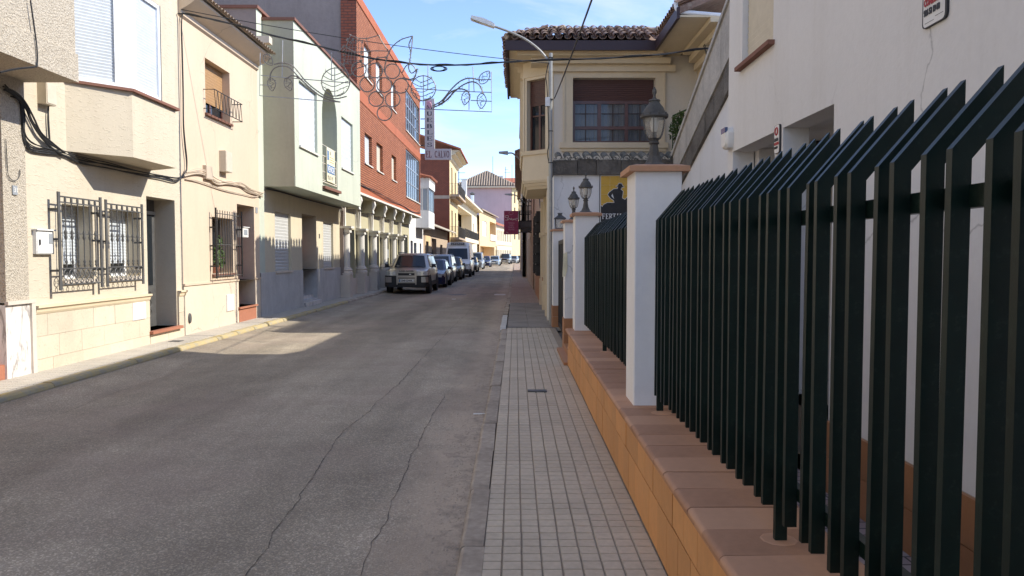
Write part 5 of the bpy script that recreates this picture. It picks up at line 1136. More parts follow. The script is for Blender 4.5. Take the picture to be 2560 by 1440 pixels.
# eaves: cornice steps, gutter board, tiles one by one
FXY = [(-.22, 18.30), (3.30, 18.30)]
q = MB()
for k, (d, z0, z1) in enumerate(((.12, 6.20, 6.36), (.28, 6.362, 6.50), (.48, 6.502, 6.60))): q.box(VX - d - (.4 if k == 2 else .25 * (k > 0)), 4.1 - d, VY - d, VY + .2, z0, z1)
q.box(-.15, 4.1, 18.36, VY + .1, 6.60, 6.64); q.box(-.15, VX, VY + .1, 24.0, 6.60, 6.64)
for k, (d, z0, z1) in enumerate(((.12, 6.20, 6.36), (.28, 6.362, 6.50), (.48, 6.502, 6.60))): q.box(4.55 - d, 4.6, 15.9, VY - d, z0, z1); q.box(.2 - d * .5, .3, VY + .7, 23.0, z0, z1)
q.box(3.42, 4.55, 15.9, 18.36, 6.60, 6.64); obj('cornice', q, 'stone_cream', h)
obj('gutter_board', MB().box(-.24, 3.42, 18.28, 18.34, 6.56, 6.79).box(-.24, -.18, 18.345, 24.0, 6.56, 6.79).box(3.36, 3.42, 15.85, 18.275, 6.56, 6.79), 'fascia_brown', h)
tn = .088; n_ = 14
def tilemesh(up):
    q = MB(); A = []
    for (yy_, rr) in ((-.02, tn), (.42, tn * .82)):
        A += [(rr * math.cos(a), yy_, up * rr * .85 * math.sin(a)) for a in [pi * k / 7 for k in range(8)]]
    A += [(x_ * .84, y_, z_ * .84) for x_, y_, z_ in A[:8]]
    return q.add(A, [(k, k + 1, 9 + k, 8 + k) for k in range(7)] + [(k, k + 1, 17 + k, 16 + k) for k in range(7)]).mesh('roof_tile', 'clay_tile', True)
tcov, tpan = tilemesh(1), tilemesh(-1); sl_ = math.atan(.42)
RZ = lambda d: 6.78 + d * .42
rf = obj('roof', MB().add([(-.2, 18.36, 6.78), (9, 18.36, 6.78), (9, 19.8, RZ(1.44)), (1.24, 19.8, RZ(1.44)), (1.24, 24.0, RZ(1.44)), (-.2, 24.0, 6.78), (-.2, 18.36, 6.65), (9, 18.36, 6.65), (-.2, 24, 6.65), (9, 24, 6.65), (9, 24, RZ(1.44))],
    [(0, 1, 2, 3), (0, 3, 4, 5), (0, 6, 7, 1), (0, 5, 8, 6), (6, 8, 9, 7), (2, 10, 4, 3)]), 'clay_tile', h)
for i in range(17):
    for k in range(4):
        u = -.12 + i * .212; y_ = 18.24 + k * .36; z_ = 6.84 + (y_ - 18.24) * .42 + .006 * k
        if y_ - 18.24 > u + .45: continue
        for me_, du, dz in ((tcov, 0, .05), (tpan, .106, .045)):
            o = obj('roof_tile', me_, None, rf, loc=(u + du + R.uniform(-.006, .006), y_ + R.uniform(-.02, .02), z_ + dz)); o.rotation_euler = (sl_ - .03, 0, R.gauss(0, .02))
for i in range(21):                                             # west slope over the street
    for k in range(3):
        y_ = 18.5 + i * .262; d_ = k * .36
        if d_ > y_ - 18.2: continue
        o = obj('roof_tile', tcov, None, rf, loc=(-.28 + d_ + R.uniform(-.02, .02), y_ + R.uniform(-.008, .008), 6.87 + d_ * .42)); o.rotation_euler = (sl_, 0, -pi / 2 + R.gauss(0, .02))
for i in range(10):                                             # ridge caps, seen as a pale knobbly line above the tiles
    u = 1.2 + i * .25; q = MB(); q.lathe([(.070, 0), (.074, .20), (.105, .21), (.105, .27)], (0, 0, 0), 10, 0); o = obj('ridge_tile', q, 'clay_tile_pale', rf, True, (u, 19.78, 7.46 + .012 * (i % 2)))
hm = MB().lathe([(.075, 0), (.08, .24), (.10, .25), (.10, .31)], (0, 0, 0), 10, 1).mesh('ridge_tile', 'clay_tile_pale', True)
for i in range(7): o = obj('ridge_tile', hm, None, rf, loc=(-.22 + i * .21, 18.32 + i * .21, 6.90 + i * .088)); o.rotation_euler = (.29, 0, -pi / 4)
q = MB()
for i in range(12):                                             # verge tiles of the wing roof running towards the camera
    for k in range(2): o = obj('roof_tile', tcov, None, rf, loc=(3.36 + k * .36, 18.1 - i * .2, 6.87 + k * .16)); o.rotation_euler = (sl_, 0, -pi / 2)
rf2 = obj('wing_roof', MB().add([(3.42, 15.85, 6.80), (3.42, 18.3, 6.80), (9, 18.3, 9.2), (9, 15.85, 9.2), (3.42, 15.85, 6.66), (3.42, 18.3, 6.66), (9, 18.3, 9.0), (9, 15.85, 9.0)], [(0, 1, 2, 3), (7, 6, 5, 4), (0, 3, 7, 4), (0, 4, 5, 1)]), 'clay_tile', h)
# street front of the villa: pilasters, door arch, brown skirting
TG = FR(VX - .05); m = MB(TG)
obj('street_wall', MB(TG).wall(17.95, 24.0, .06, 3.6, [(20.0, 21.1, .1, 2.7, .3), (22.2, 23.2, 1.0, 2.6, .2)]), 'plaster_beige', h)
for a, b in ((17.96, 18.3), (19.2, 19.45), (21.4, 21.65), (23.6, 23.95)): obj('pilaster', MB(TG).box(a, b, .06, 3.3, 0, .07).box(a - .04, b + .04, 2.2, 2.34, 0, .11).box(a - .04, b + .04, .06, .9, .0, .10), 'stone_cream', h)
obj('skirting', MB(TG).box(21.66, 23.59, .06, .95, 0, .03), 'plinth_tile', h); door(TG, h, 20.0, 21.1, .1, 2.7, .25, 'wood_brown'); window(TG, h, 22.2, 23.2, 1.0, 2.6, .15, 'wood_brown', 'glass_dark')
obj('downpipe', MB().tube([(.80, 17.85, 3.5), (.80, 17.85, .1)], .045, 8), 'white_trim', h)
x0, z0 = onY(1690, 30, 15.95); x1, z1 = onY(1813, 40, 15.95)
obj('rain_pipe', MB().tube(smoothp([(x0, 15.95, z0 + .3), (x0, 15.95, z0 + .1), (x0 + .08, 15.92, z0), (x0 + .25, 15.92, z0 - .02), (x1, 15.92, z1)], 4), .045, 8), 'white_frame', h)
t = thing('wall_lantern', 'black wall lantern on the cream wing above the concrete verge', 'wall lamp', (4.4, 17, 5)); x_, z_ = onY(1771, 122, 17.2)
q = MB().lathe([(.02, z_ - .14), (.05, z_ - .12), (.10, z_ + .07)], (x_, 17.2, 0), 6); obj('glass', q, 'glass_lamp', t); obj('hood', MB().lathe([(.125, z_ + .07), (.12, z_ + .09), (.03, z_ + .17)], (x_, 17.2, 0), 6), 'iron_black', t); q = MB()
for k in range(6): a = 2 * pi * (k + .5) / 6; q.tube([(x_ + .05 * math.cos(a), 17.2 + .05 * math.sin(a), z_ - .12), (x_ + .11 * math.cos(a), 17.2 + .11 * math.sin(a), z_ + .08)], .008, 4)
q.tube([(x_, 17.2, z_ + .15), (x_, 17.2, z_ + .2), (4.5, 17.2, z_ + .2)], .015, 5); obj('frame', q, 'iron_black', t)
t = thing('balcony_railing', 'curved green iron railing on the annex roof terrace', 'railing', (3.7, 18.2, 4)); x0, z0 = onY(1682, 290, 18.0); x1, z1 = onY(1728, 268, 18.0); q = MB(); TP = []
for k in range(9):
    s_ = k / 8; P_ = (x0 + (x1 - x0 + .4) * s_, 18.0 - .5 * math.sin(s_ * pi / 2), z0 + (z1 - z0) * math.sin(s_ * pi / 2)); TP.append(P_); q.tube([P_, (P_[0], P_[1], z0 - 1.0)], .012, 4)
obj('bars', q, 'terrace_leaf_dark', t); obj('top_rail', MB().tube(TP, .02, 6), 'terrace_leaf_dark', t)
t = thing('terrace_shrub', 'green leafy shrub growing by the curved terrace railing', 'shrub', (3.6, 17.9, 3.6)); x_, z_ = onY(1690, 325, 17.8); x2, z2 = onY(1686, 385, 17.8)
obj('stem', MB().tube([(x2, 17.8, z2 - .6), (x2, 17.8, z2), (x_, 17.8, z_)], .02, 5), 'stem', t)
q = leaves(MB(), (x_ + .02, 17.75, z_), (.20, .2, .36), 300, .05); leaves(q, (x_ + .1, 17.75, z_ + .25), (.1, .15, .2), 90, .045); leaves(q, (x_ - .02, 17.75, z_ - .45), (.08, .1, .2), 36, .045); leaves(q, (x_ + .36, 17.7, z_ + .58), (.09, .1, .12), 36, .04)
obj('foliage', q, 'leaf', t)
# further houses on the right
h = thing('tan_house', 'shaded tan house on the right with barred windows over brown skirting', 'house', (VX, 28, 0)); TG2 = FR(.86)
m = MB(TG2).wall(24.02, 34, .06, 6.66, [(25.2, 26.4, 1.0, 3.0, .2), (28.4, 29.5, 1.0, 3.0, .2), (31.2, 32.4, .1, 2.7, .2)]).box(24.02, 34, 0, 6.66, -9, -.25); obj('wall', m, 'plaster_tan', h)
obj('skirting', MB(TG2).box(24.02, 31.1, .06, 1.0, 0, .03), 'plinth_tile', h)
for a in (25.2, 28.4): window(TG2, h, a, a + 1.15, 1.0, 3.0, .15, 'wood_brown', 'glass_dark')
door(TG2, h, 31.2, 32.4, .1, 2.7, .18, 'wood_brown')
for a in (25.1, 28.3):
    gr = obj('window_grille', MB(TG2).box(a - .05, a - .02, .95, 3.1, .0, .16).box(a + 1.35, a + 1.38, .95, 3.1, .0, .16).box(a - .05, a + 1.38, 1.0, 1.03, .13, .16).box(a - .05, a + 1.38, 3.02, 3.05, .13, .16), 'iron_black', h)
    for v in (1.3, 1.65, 2.0, 2.35, 2.7): obj('bracket', MB(TG2).box(a - .05, a + 1.38, v, v + .045, .13, .16).box(a - .05, a - .02, v, v + .05, 0, .17), 'iron_black', gr)
    for k in range(8): obj('bar', MB(TG2).box(a + .1 + k * .16, a + .12 + k * .16, 1.0, 3.05, .125, .145), 'iron_black', gr)
obj('roof', MB().prism([(.25, 6.66), (.25, 6.80), (6, 9.2), (6, 6.66)], 24.02, 34.2, 1), 'clay_tile', h)
m = MB()
for i in range(38): m.tube([(.2, 24.15 + i * .265, 6.83), (2.2, 24.15 + i * .265, 7.66)], .085, 5)
tag(obj('roof_tiling', m, 'clay_tile', h, True), kind='stuff'); obj('cable', MB().tube([TG2(25, 3.2, .03), TG2(28, 4.4, .03), TG2(33, 4.7, .03)], .02, 5), 'cable_black', h)
h = thing('brown_corner_house', 'reddish house on the right with dark iron balcony and crimson banner', 'house', (.8, 42, 0)); TG3 = FR(.82)
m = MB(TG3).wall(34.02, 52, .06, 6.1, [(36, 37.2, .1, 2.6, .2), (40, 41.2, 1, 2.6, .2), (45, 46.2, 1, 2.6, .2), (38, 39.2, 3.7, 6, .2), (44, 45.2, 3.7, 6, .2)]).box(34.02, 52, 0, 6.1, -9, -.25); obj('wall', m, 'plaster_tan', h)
for a, c, d in ((40, 1, 2.6), (45, 1, 2.6), (38, 3.7, 6), (44, 3.7, 6)): window(TG3, h, a, a + 1.2, c, d, .15, 'wood_dark', 'glass_dark')
door(TG3, h, 36, 37.2, .1, 2.6, .18, 'wood_brown'); obj('roof', MB().prism([(.06, 6.08), (.06, 6.24), (6, 8.5), (6, 6.08)], 34.02, 52.2, 1), 'clay_tile', h)
m = MB()
for i in range(66): m.tube([(.0, 34.15 + i * .27, 6.27), (2.2, 34.15 + i * .27, 7.1)], .085, 5)
tag(obj('roof_tiling', m, 'clay_tile', h, True), kind='stuff')
b0, zb0 = onY(1300, 568, 37.5); _, zt0 = onY(1300, 497, 37.5)
bal = obj('balcony', MB().box(.16, .83, 37.5, 40.5, zb0 - .02, zb0 + .3).box(.26, .83, 37.6, 40.4, zb0 - .15, zb0 - .02), 'iron_grey', h); rail(FR(.82), 37.5, 40.5, zb0 + .3, zt0 - .15, .62, .62, 26, .018, 'iron_black', bal)
m = MB()
for k in range(5): m.tube([(.2 + .14 * k + .055 * math.cos(q), 37.47, zt0 - .05 + .07 * math.sin(q)) for q in [j * pi / 4 for j in range(8)]], .014, 4, True)
obj('scrolls', m, 'iron_black', bal); obj('lower_grille', rail(FR(.82), 37.5, 40.5, zb0 + .32, zb0 + .8, .6, .6, 40, .02, 'iron_black', bal, 'panel').data, None, bal)
h = thing('far_right_house', 'grey-beige house narrowing the street at the far right', 'house', (.5, 62, 0)); TG4 = FR(.50)
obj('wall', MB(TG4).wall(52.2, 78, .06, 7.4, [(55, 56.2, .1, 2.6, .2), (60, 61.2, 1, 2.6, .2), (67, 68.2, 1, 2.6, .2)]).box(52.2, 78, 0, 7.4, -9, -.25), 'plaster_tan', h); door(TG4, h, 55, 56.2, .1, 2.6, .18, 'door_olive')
for a in (60, 67): window(TG4, h, a, a + 1.2, 1, 2.6, .15, 'wood_dark', 'glass_dark')
obj('roof', MB().prism([(.2, 7.36), (.2, 7.52), (6, 9.8), (6, 7.36)], 52.2, 78.2, 1), 'clay_tile', h)
# crimson banner
BY = 37.0; TBn = FS(BY); x0, z1 = onY(1260, 527, BY); x1, z0 = onY(1296, 586, BY)
t = thing('shop_banner', 'crimson hanging shop banner with white handwritten name on the right', 'banner', ((x0 + x1) / 2, BY, z0))
obj('panel', MB(TBn).box(x0, x1, z0, z1, -.05, 0), 'banner_crimson', t); obj('bracket', MB().tube([(x1, BY + .02, z1 - .1), (.83, BY + .02, z1 - .1)], .02, 5).tube([(x1, BY + .02, z0 + .1), (.83, BY + .02, z0 + .1)], .02, 5), 'iron_black', t)
def bq(x, y): return x0 + (x - 240) / (680 - 240) * (x1 - x0), z1 - (y - 328) / (1030 - 328) * (z1 - z0), .012
q = MB(TBn)
for P in ([(335, 600), (365, 540), (380, 490), (340, 470), (290, 480), (275, 510), (320, 535), (365, 530)], [(275, 600), (330, 605), (380, 590), (400, 560), (420, 555), (430, 590), (460, 560), (455, 600), (480, 560), (490, 595), (515, 600), (540, 565), (520, 590), (560, 590), (580, 560), (590, 598), (640, 600)], [(600, 555), (655, 553)], [(470, 535), (478, 540)], [(300, 960), (335, 970), (375, 1000)]): q.tube([bq(*p) for p in smoothp([(*p, 0) for p in P], 4) for p in [(p[0], p[1])]], .011, 4)
obj('script_name', q, 'sign_white', t)
for i, (s_, v) in enumerate((('TIENDA', 712), ('CAFE', 778), ('MUSICA', 838), ('HELADOS', 905))):
    u, vv, _ = bq(365 if i != 1 else 385, v); text(s_, TBn, u, vv, .068, 'ink_pink', t, w=.008, wd=(195 if i != 1 else 155) / 440 * (x1 - x0))
obj('emblem', MB(TBn).tube([(bq(455, 400)[0] + .11 * math.cos(a), bq(455, 400)[1] + .07 * math.sin(a), .008) for a in [k * pi / 6 for k in range(12)]], .008, 4, True), 'ink_pink', t)
# ------------------------------------------------------------------ street lamps, cables, festive lights
LY = 17.0 - .12
t = thing('street_lamp', 'tall grey street lamp with a curved arm by the white annex', 'street lamp', (.84, LY, 0)); xp, zp = onY(1377, 133, LY)
obj('pole', MB().tube([(xp + .01, LY, 0), (xp, LY, 3.5), (xp, LY, zp)], .042, 8), 'pole_grey', t)
arm = [onY(x, y, LY) for x, y in ((1377, 160), (1352, 128), (1318, 101), (1280, 82), (1236, 66))]
obj('arm', MB().tube(smoothp([(a, LY, b) for a, b in arm], 4), .026, 6), 'pole_grey', t)
(hx, hz), (kx_, kz) = onY(1236, 66, LY), onY(1178, 45, LY); d = Vector((kx_ - hx, 0, kz - hz)); l = d.length; d /= l; n_ = Vector((-d.z, 0, d.x)); n_ = n_ if n_.z > 0 else -n_
def hd(u, v, w): p = Vector((hx, LY, hz)) + d * u + n_ * v; return (p.x, p.y + w, p.z)
q = MB(hd); Q = [(0, .03), (.08, .055), (.30, .07), (.55, .035), (l, .015), (l, -.015), (.55, -.03), (.25, -.035), (0, -.03)]
q.add([(a, b, -.09) for a, b in Q] + [(a, b, .09) for a, b in Q], [tuple(range(9))[::-1], tuple(range(9, 18))] + [(i, (i + 1) % 9, 9 + (i + 1) % 9, 9 + i) for i in range(9)])
hdo = obj('lamp_head', q, 'box_white', t); obj('lens', MB(hd).box(.28, l - .02, -.045, -.034, -.075, .075), 'glass_lamp', hdo)
obj('fuse_box', MB().box(xp - .12, xp - .02, LY - .06, LY + .04, onY(0, 266, LY)[1], onY(0, 244, LY)[1]), 'box_white', t)
m = MB()
for v in (zp - .1, 5.1, 4.4, 3.7): m.tube([(xp + .05 * math.cos(a), LY + .05 * math.sin(a), v) for a in [k * pi / 4 for k in range(8)]], .01, 4, True)
obj('strap', m, 'iron_black', t); obj('cable', MB().tube(smoothp([(xp - .05, LY - .02, 5.9), (xp - .11, LY - .02, 5.6), (xp - .08, LY - .03, 5.3), (xp - .04, LY - .02, 4.2), (xp - .07, LY, 3.9), (xp, LY, 3.55)], 5), .010, 5), 'cable_black', t)
def wall_lamp(lab, hx0, hx1, hy, ex, ey, Y):
    t = thing('street_lamp', lab, 'street lamp', (*onY(ex, ey, Y)[:1], Y, 0)); a, za = onY(hx0, hy, Y); b, zb = onY(hx1, hy + 1, Y); c, zc = onY(ex, ey, Y)
    obj('lamp_head', MB().prism([(a, za - .02), (a, za + .04), (b, zb + .09), (b, zb - .07)], Y - .12, Y + .12, 1), 'pole_grey', t); obj('arm', MB().tube(smoothp([(b, Y, zb), ((b + c) / 2, Y, (zb + zc) / 2 + .08), (c, Y, zc), (c + .5, Y, zc - .4)], 4), .035, 5), 'pole_grey', t)
wall_lamp('small street lamp reaching out beyond the villa bay', 1247, 1270, 382, 1293, 393, 33); wall_lamp('distant street lamp just above the dark balcony', 1262, 1281, 486, 1299, 496, 52)
HY = 14.2
def cable(lab, pts, r, mat='cable_black', extra=None, n=5, name='cable'):
    o = MB().tube(pts, r, n)
    if extra: extra(o)
    return tag(obj(name, o, mat), lab, 'cable')
cab = [(460, 34), (560, 55), (680, 88), (800, 116), (900, 140), (1000, 156), (1100, 163), (1200, 160), (1300, 153), (1500, 146), (1640, 137), (1760, 122), (1815, 118)]
cp = [(*onY(x, y, HY),) for x, y in cab]; cp = smoothp([(a, HY, b) for a, b in cp], 6); end = cp[-1]
def coil(o):
    c_ = onY(1097, 172, HY)
    for k in range(3): o.tube([(c_[0] + (.09 + .02 * k) * math.cos(a) * 1.2, HY - .02 + .01 * k, c_[1] + .045 * math.sin(a)) for a in [j * pi / 7 for j in range(14)]], .009, 4, True)
    o.tube([(p[0], p[1] - .02, p[2] + .02 * math.sin(i * .9)) for i, p in enumerate(cp)], .008, 4)
cable('thick black cable across the street carrying the festive lights', [(XL + .02, HY - .05, cp[0][2] - .02)] + cp + [(4.4, HY, end[2] + .02)], .016, extra=coil, name='overhead_cable')
a, b = (XL + .05, 14.25, onX(462, 30, XL + .05)[1]), (xp, LY, onY(1377, 158, LY)[1]); cable('thin black cable strung over the street to the lamp post', sag(a, b, .10), .008, name='overhead_cable')
a = onY(1386, 246, LY); b = onY(1470, 0, 9.0); q = [Vector((a[0], LY, a[1])), Vector((b[0], 9.0, b[1]))]; cable('black cable rising from the lamp post box to the upper edge', sag(q[0], q[1] + (q[1] - q[0]) * 1.0, .12), .012, name='overhead_cable')
def wcab(lab, P, X, mat='cable_black', r=.014, strands=3, jit=.012, name='wall_cable'):
    base = [(X, *onX(x, y, X)) for x, y in P]; o = MB()
    for s_ in range(strands):
        o.tube(smoothp([(p[0] + .004 * s_, p[1] + R.uniform(-jit, jit), p[2] + R.uniform(-jit, jit) + (s_ - strands / 2) * r * 1.2) for p in base], 4), r * R.uniform(.6, 1.1), 5)
    return tag(obj(name, o, mat), lab, 'cable')
wcab('heavy bundle of black cables sagging along the cream house wall', [(30, 232), (48, 246), (56, 290), (58, 335), (75, 364), (110, 372), (160, 386), (200, 398), (270, 413), (340, 428), (400, 440), (440, 448), (456, 440), (463, 428)], XL + .03, r=.011, strands=6, jit=.022)
wcab('loose black cables looping down from the overhang to the bundle', [(8, 215), (40, 235), (62, 262), (80, 300), (100, 335), (125, 360), (160, 380)], XL + .05, r=.014, strands=4, jit=.03)
wcab('black cable drop below the cream junction box', [(122, 258), (120, 290), (122, 330), (124, 352)], XL + .03, r=.009, strands=2, jit=.008)
wcab('black vertical cable on the corner between the cream and peach houses', [(456, 32), (453, 60), (455, 130), (457, 230), (458, 310), (462, 360), (466, 400), (466, 428)], XL + .04, r=.014, strands=3, jit=.006)
wcab('cream painted cables tangled along the peach house wall', [(462, 432), (490, 428), (515, 436), (540, 452), (570, 456), (600, 462), (625, 474), (655, 486)], XL + .04, 'cable_cream', .014, 6, .035)
wcab('grey cable sagging below the painted cables on the peach house', [(464, 445), (500, 455), (560, 474), (610, 486), (640, 492), (660, 480)], XL + .03, 'cable_cream', .010, 2, .01)
wcab('thin dark cable under the green building overhang', [(665, 470), (700, 478), (760, 496), (820, 512), (858, 522)], XL + .05, 'cable_black', .014, 2, .01)
wcab('thin black wire hanging on the pebble-dashed wall', [(76, 0), (84, 60), (92, 120), (92, 160), (86, 166), (40, 172), (0, 180)], -5.56, r=.007, strands=2, jit=.004)
wcab('slack grey wire looping on the pebble-dashed pillar', [(14, 345), (16, 400), (22, 440), (36, 450), (48, 440), (49, 425)], XL + .03, 'iron_grey', .005, 2, .01)
wcab('black cables clipped along the base of the brick building', [(897, 455), (915, 466), (940, 480), (975, 500), (1010, 516), (1030, 528), (1050, 532)], RX + .04, r=.014, strands=3, jit=.05)
q = MB().tube(smoothp([(*onY(x, y, AY - .05)[:1], AY - .05, onY(x, y, AY - .05)[1]) for x, y in ((1386, 432), (1440, 430), (1500, 436), (1560, 432), (1700, 432), (1760, 432), (1806, 440))], 4), .014, 5)
for dy in (4, 9): q.tube(smoothp([(*onY(x, y + dy, AY - .06)[:1], AY - .06, onY(x, y + dy, AY - .06)[1]) for x, y in ((1718, 424), (1745, 432), (1765, 446), (1790, 440), (1806, 448))], 4), .011, 5)
q.tube(smoothp([(*onY(x, y, AY - .05)[:1], AY - .05, onY(x, y, AY - .05)[1]) for x, y in ((1712, 430), (1722, 440), (1724, 455), (1712, 470))], 4), .014, 5)
tag(obj('wall_cable', q, 'cable_black'), 'black cables running along the white annex under its coping', 'cable')
# festive lights hung from the cable, in the plane of the cable
OY = HY - .03
def c7(x, y): a, b = onY(640 + x / 4.267, 60 + y / 4.267, OY); return (a, OY, b)
t = thing('festive_lights', 'unlit silver festive light frame of grapes, leaves and scrolls over the street', 'festive lights', c7(1380, 800))
def wire(name, Ps, r=.011, sm=True, mat='tinsel', closed=False, bits=0):
    m = MB()
    for P in Ps:
        Q = smoothp([c7(*p) for p in P], 5, closed) if sm else [c7(*p) for p in P]
        m.tube(Q, r * .85, 5, closed)
        for _ in range(bits):
            p = Vector(R.choice(Q)); d_ = Vector((R.gauss(0, 1), R.gauss(0, .6), R.gauss(0, 1))).normalized() * .035; m.tube([tuple(p), tuple(p + d_)], .004, 3)
    return obj(name, m, mat, t)
wire('frame', [[(45, 310), (38, 765), (895, 835)], [(52, 548), (300, 572), (520, 590), (1000, 630)], [(285, 175), (278, 575)], [(805, 305), (805, 600)], [(840, 460), (840, 770)], [(45, 650), (160, 655)], [(45, 425), (90, 440)]], .010, False, 'galvanised')
wire('frame', [[(1700, 688), (2080, 715), (2515, 730)], [(1740, 905), (2515, 938), (2510, 512)], [(1835, 440), (1832, 692)], [(2313, 455), (2326, 722)], [(1785, 545), (1785, 870)], [(2272, 585), (2272, 915)], [(2290, 815), (2510, 825)], [(2360, 592), (2510, 594)]], .010, False, 'galvanised')
wire('scroll', [[(190, 432), (280, 415), (380, 440), (450, 510), (520, 600), (620, 690), (740, 770), (850, 797), (968, 772)], [(148, 600), (155, 530), (200, 468), (280, 447), (360, 470), (430, 540), (500, 612), (600, 702), (720, 787), (900, 832)], [(320, 590), (370, 555), (430, 560), (500, 612), (640, 740), (830, 830)]], .014, bits=20)
wire('scroll', [[(1890, 870), (1980, 820), (2080, 700), (2180, 610), (2280, 578), (2390, 600)], [(1895, 888), (2000, 840), (2120, 720), (2210, 650), (2310, 617), (2385, 655), (2425, 745)], [(1990, 830), (2070, 735), (2160, 693), (2240, 708), (2272, 740)], [(1950, 860), (2050, 800), (2110, 715)]], .015, bits=24)
def circ(cx, cy, r, n=20, sy=1): return [(cx + r * math.cos(2 * pi * k / n), cy + sy * r * math.sin(2 * pi * k / n)) for k in range(n)]
for cx, cy_ in ((1097, 485), (1272, 497), (1454, 505), (1634, 512), (1186, 645), (1368, 652), (1546, 660), (1282, 800), (1458, 806), (1371, 952)):
    if cx == 1634: wire('ring', [[(1560, 520), (1600, 450), (1650, 430), (1700, 480), (1700, 560), (1640, 590), (1570, 570)]], .012, bits=6)
    else: wire('ring', [circ(cx, cy_, 78)], .013, True, 'tinsel', True, 12)
for cx, cy_, r in ((850, 620, 150), (1785, 685, 132)):
    g_ = wire('globe', [circ(cx, cy_, r)], .011, True, 'tinsel', True, 16)
    P_ = []
    for k in (-.7, -.35, .1, .45, .8): P_.append([(cx - r * math.sqrt(max(0, 1 - k * k)), cy_ + r * k - r * .12), (cx - r * .2, cy_ + r * (k + .22)), (cx + r * .5, cy_ + r * (k - .02)), (cx + r * math.sqrt(max(.05, 1 - k * k)) * .96, cy_ + r * (k - .18))])
    wire('hoops', P_, .008, bits=9).parent = g_
bpy.context.view_layer.update()
wire('big_leaf', [[(880, 300), (935, 240), (960, 245), (1010, 120), (1085, 150), (1180, 157), (1312, 120), (1340, 180), (1385, 250), (1425, 290), (1300, 285), (1180, 290), (1060, 302), (960, 248)], [(800, 330), (880, 385), (950, 470), (990, 545)], [(1010, 545), (1060, 480), (1170, 445), (1220, 400), (1300, 360), (1390, 355)]], .011, False, bits=30)
P_ = [[(980 + i * 30, 170 + (i % 2) * 20), (940 + i * 34, 440 - (i % 3) * 20)] for i in range(6)] + [[(940, 240 + k * 45), (1130, 260 + k * 45)] for k in range(5)] + [[(1180, 160), (1200, 290), (1210, 400)]]
wire('leaf_netting', P_, .005, False, bits=26)
wire('stem_leaf', [[(1395, 362), (1440, 260), (1540, 170), (1670, 128)], [(1670, 128), (1630, 220), (1650, 300), (1638, 410)], [(1672, 130), (1660, 260), (1638, 410), (1628, 470), (1660, 525), (1722, 478)], [(1722, 478), (1695, 560), (1660, 600), (1560, 575)], [(1395, 362), (1370, 470), (1368, 500)]], .012, bits=14)
for cx, cy_, an, s_ in ((130, 385, .9, 1), (165, 645, 1.4, 1), (345, 645, 1.2, 1), (2440, 568, -.95, 1.15), (2236, 790, 1.75, 1.05), (2405, 822, 1.6, 1.15)):
    def rot(x, y): return cx + s_ * (x * math.cos(an) - y * math.sin(an)), cy_ + s_ * (x * math.sin(an) + y * math.cos(an))
    o = wire('leaf', [[rot(*p) for p in ((-72, 0), (-35, -38), (15, -40), (70, 0), (20, 36), (-35, 36))]], .010, True, 'tinsel', True, 8)
    z_ = wire('veins', [[rot(*p) for p in ((-50, -8), (-20, 24), (0, -26), (18, 22), (40, -10))], [rot(*p) for p in ((-40, 15), (-10, -25), (15, 10), (45, 5))]], .006, False, bits=5); z_.parent = o

# ------------------------------------------------------------------ vehicles (front at local y = 0, facing the camera end of the street)
WH = {}
def wheel_meshes(r):
    if r not in WH:
        ty = MB().lathe([(r * .62, -.10), (r * .95, -.10), (r, -.07), (r, .07), (r * .95, .10), (r * .62, .10)], (0, 0, 0), 20, 0).mesh('tyre', 'tyre', True)
        q = MB().lathe([(r * .63, .06), (r * .60, .085), (r * .2, .07), (r * .15, .09), (.02, .095)], (0, 0, 0), 20, 0)
        for k in range(5):
            a = 2 * pi * k / 5; c_, s_ = math.cos(a), math.sin(a); u = Vector((0, c_, s_)); v = Vector((0, -s_, c_))
            q.add([tuple(Vector((.092, 0, 0)) + u * i + v * j) for i, j in ((r * .1, -.035), (r * .6, -.02), (r * .6, .02), (r * .1, .035))] + [tuple(Vector((.06, 0, 0)) + u * i + v * j) for i, j in ((r * .1, -.035), (r * .6, -.02), (r * .6, .02), (r * .1, .035))], [(0, 1, 2, 3), (0, 4, 5, 1), (3, 2, 6, 7)])
        WH[r] = (ty, q.mesh('rim', 'rim', True))
    return WH[r]
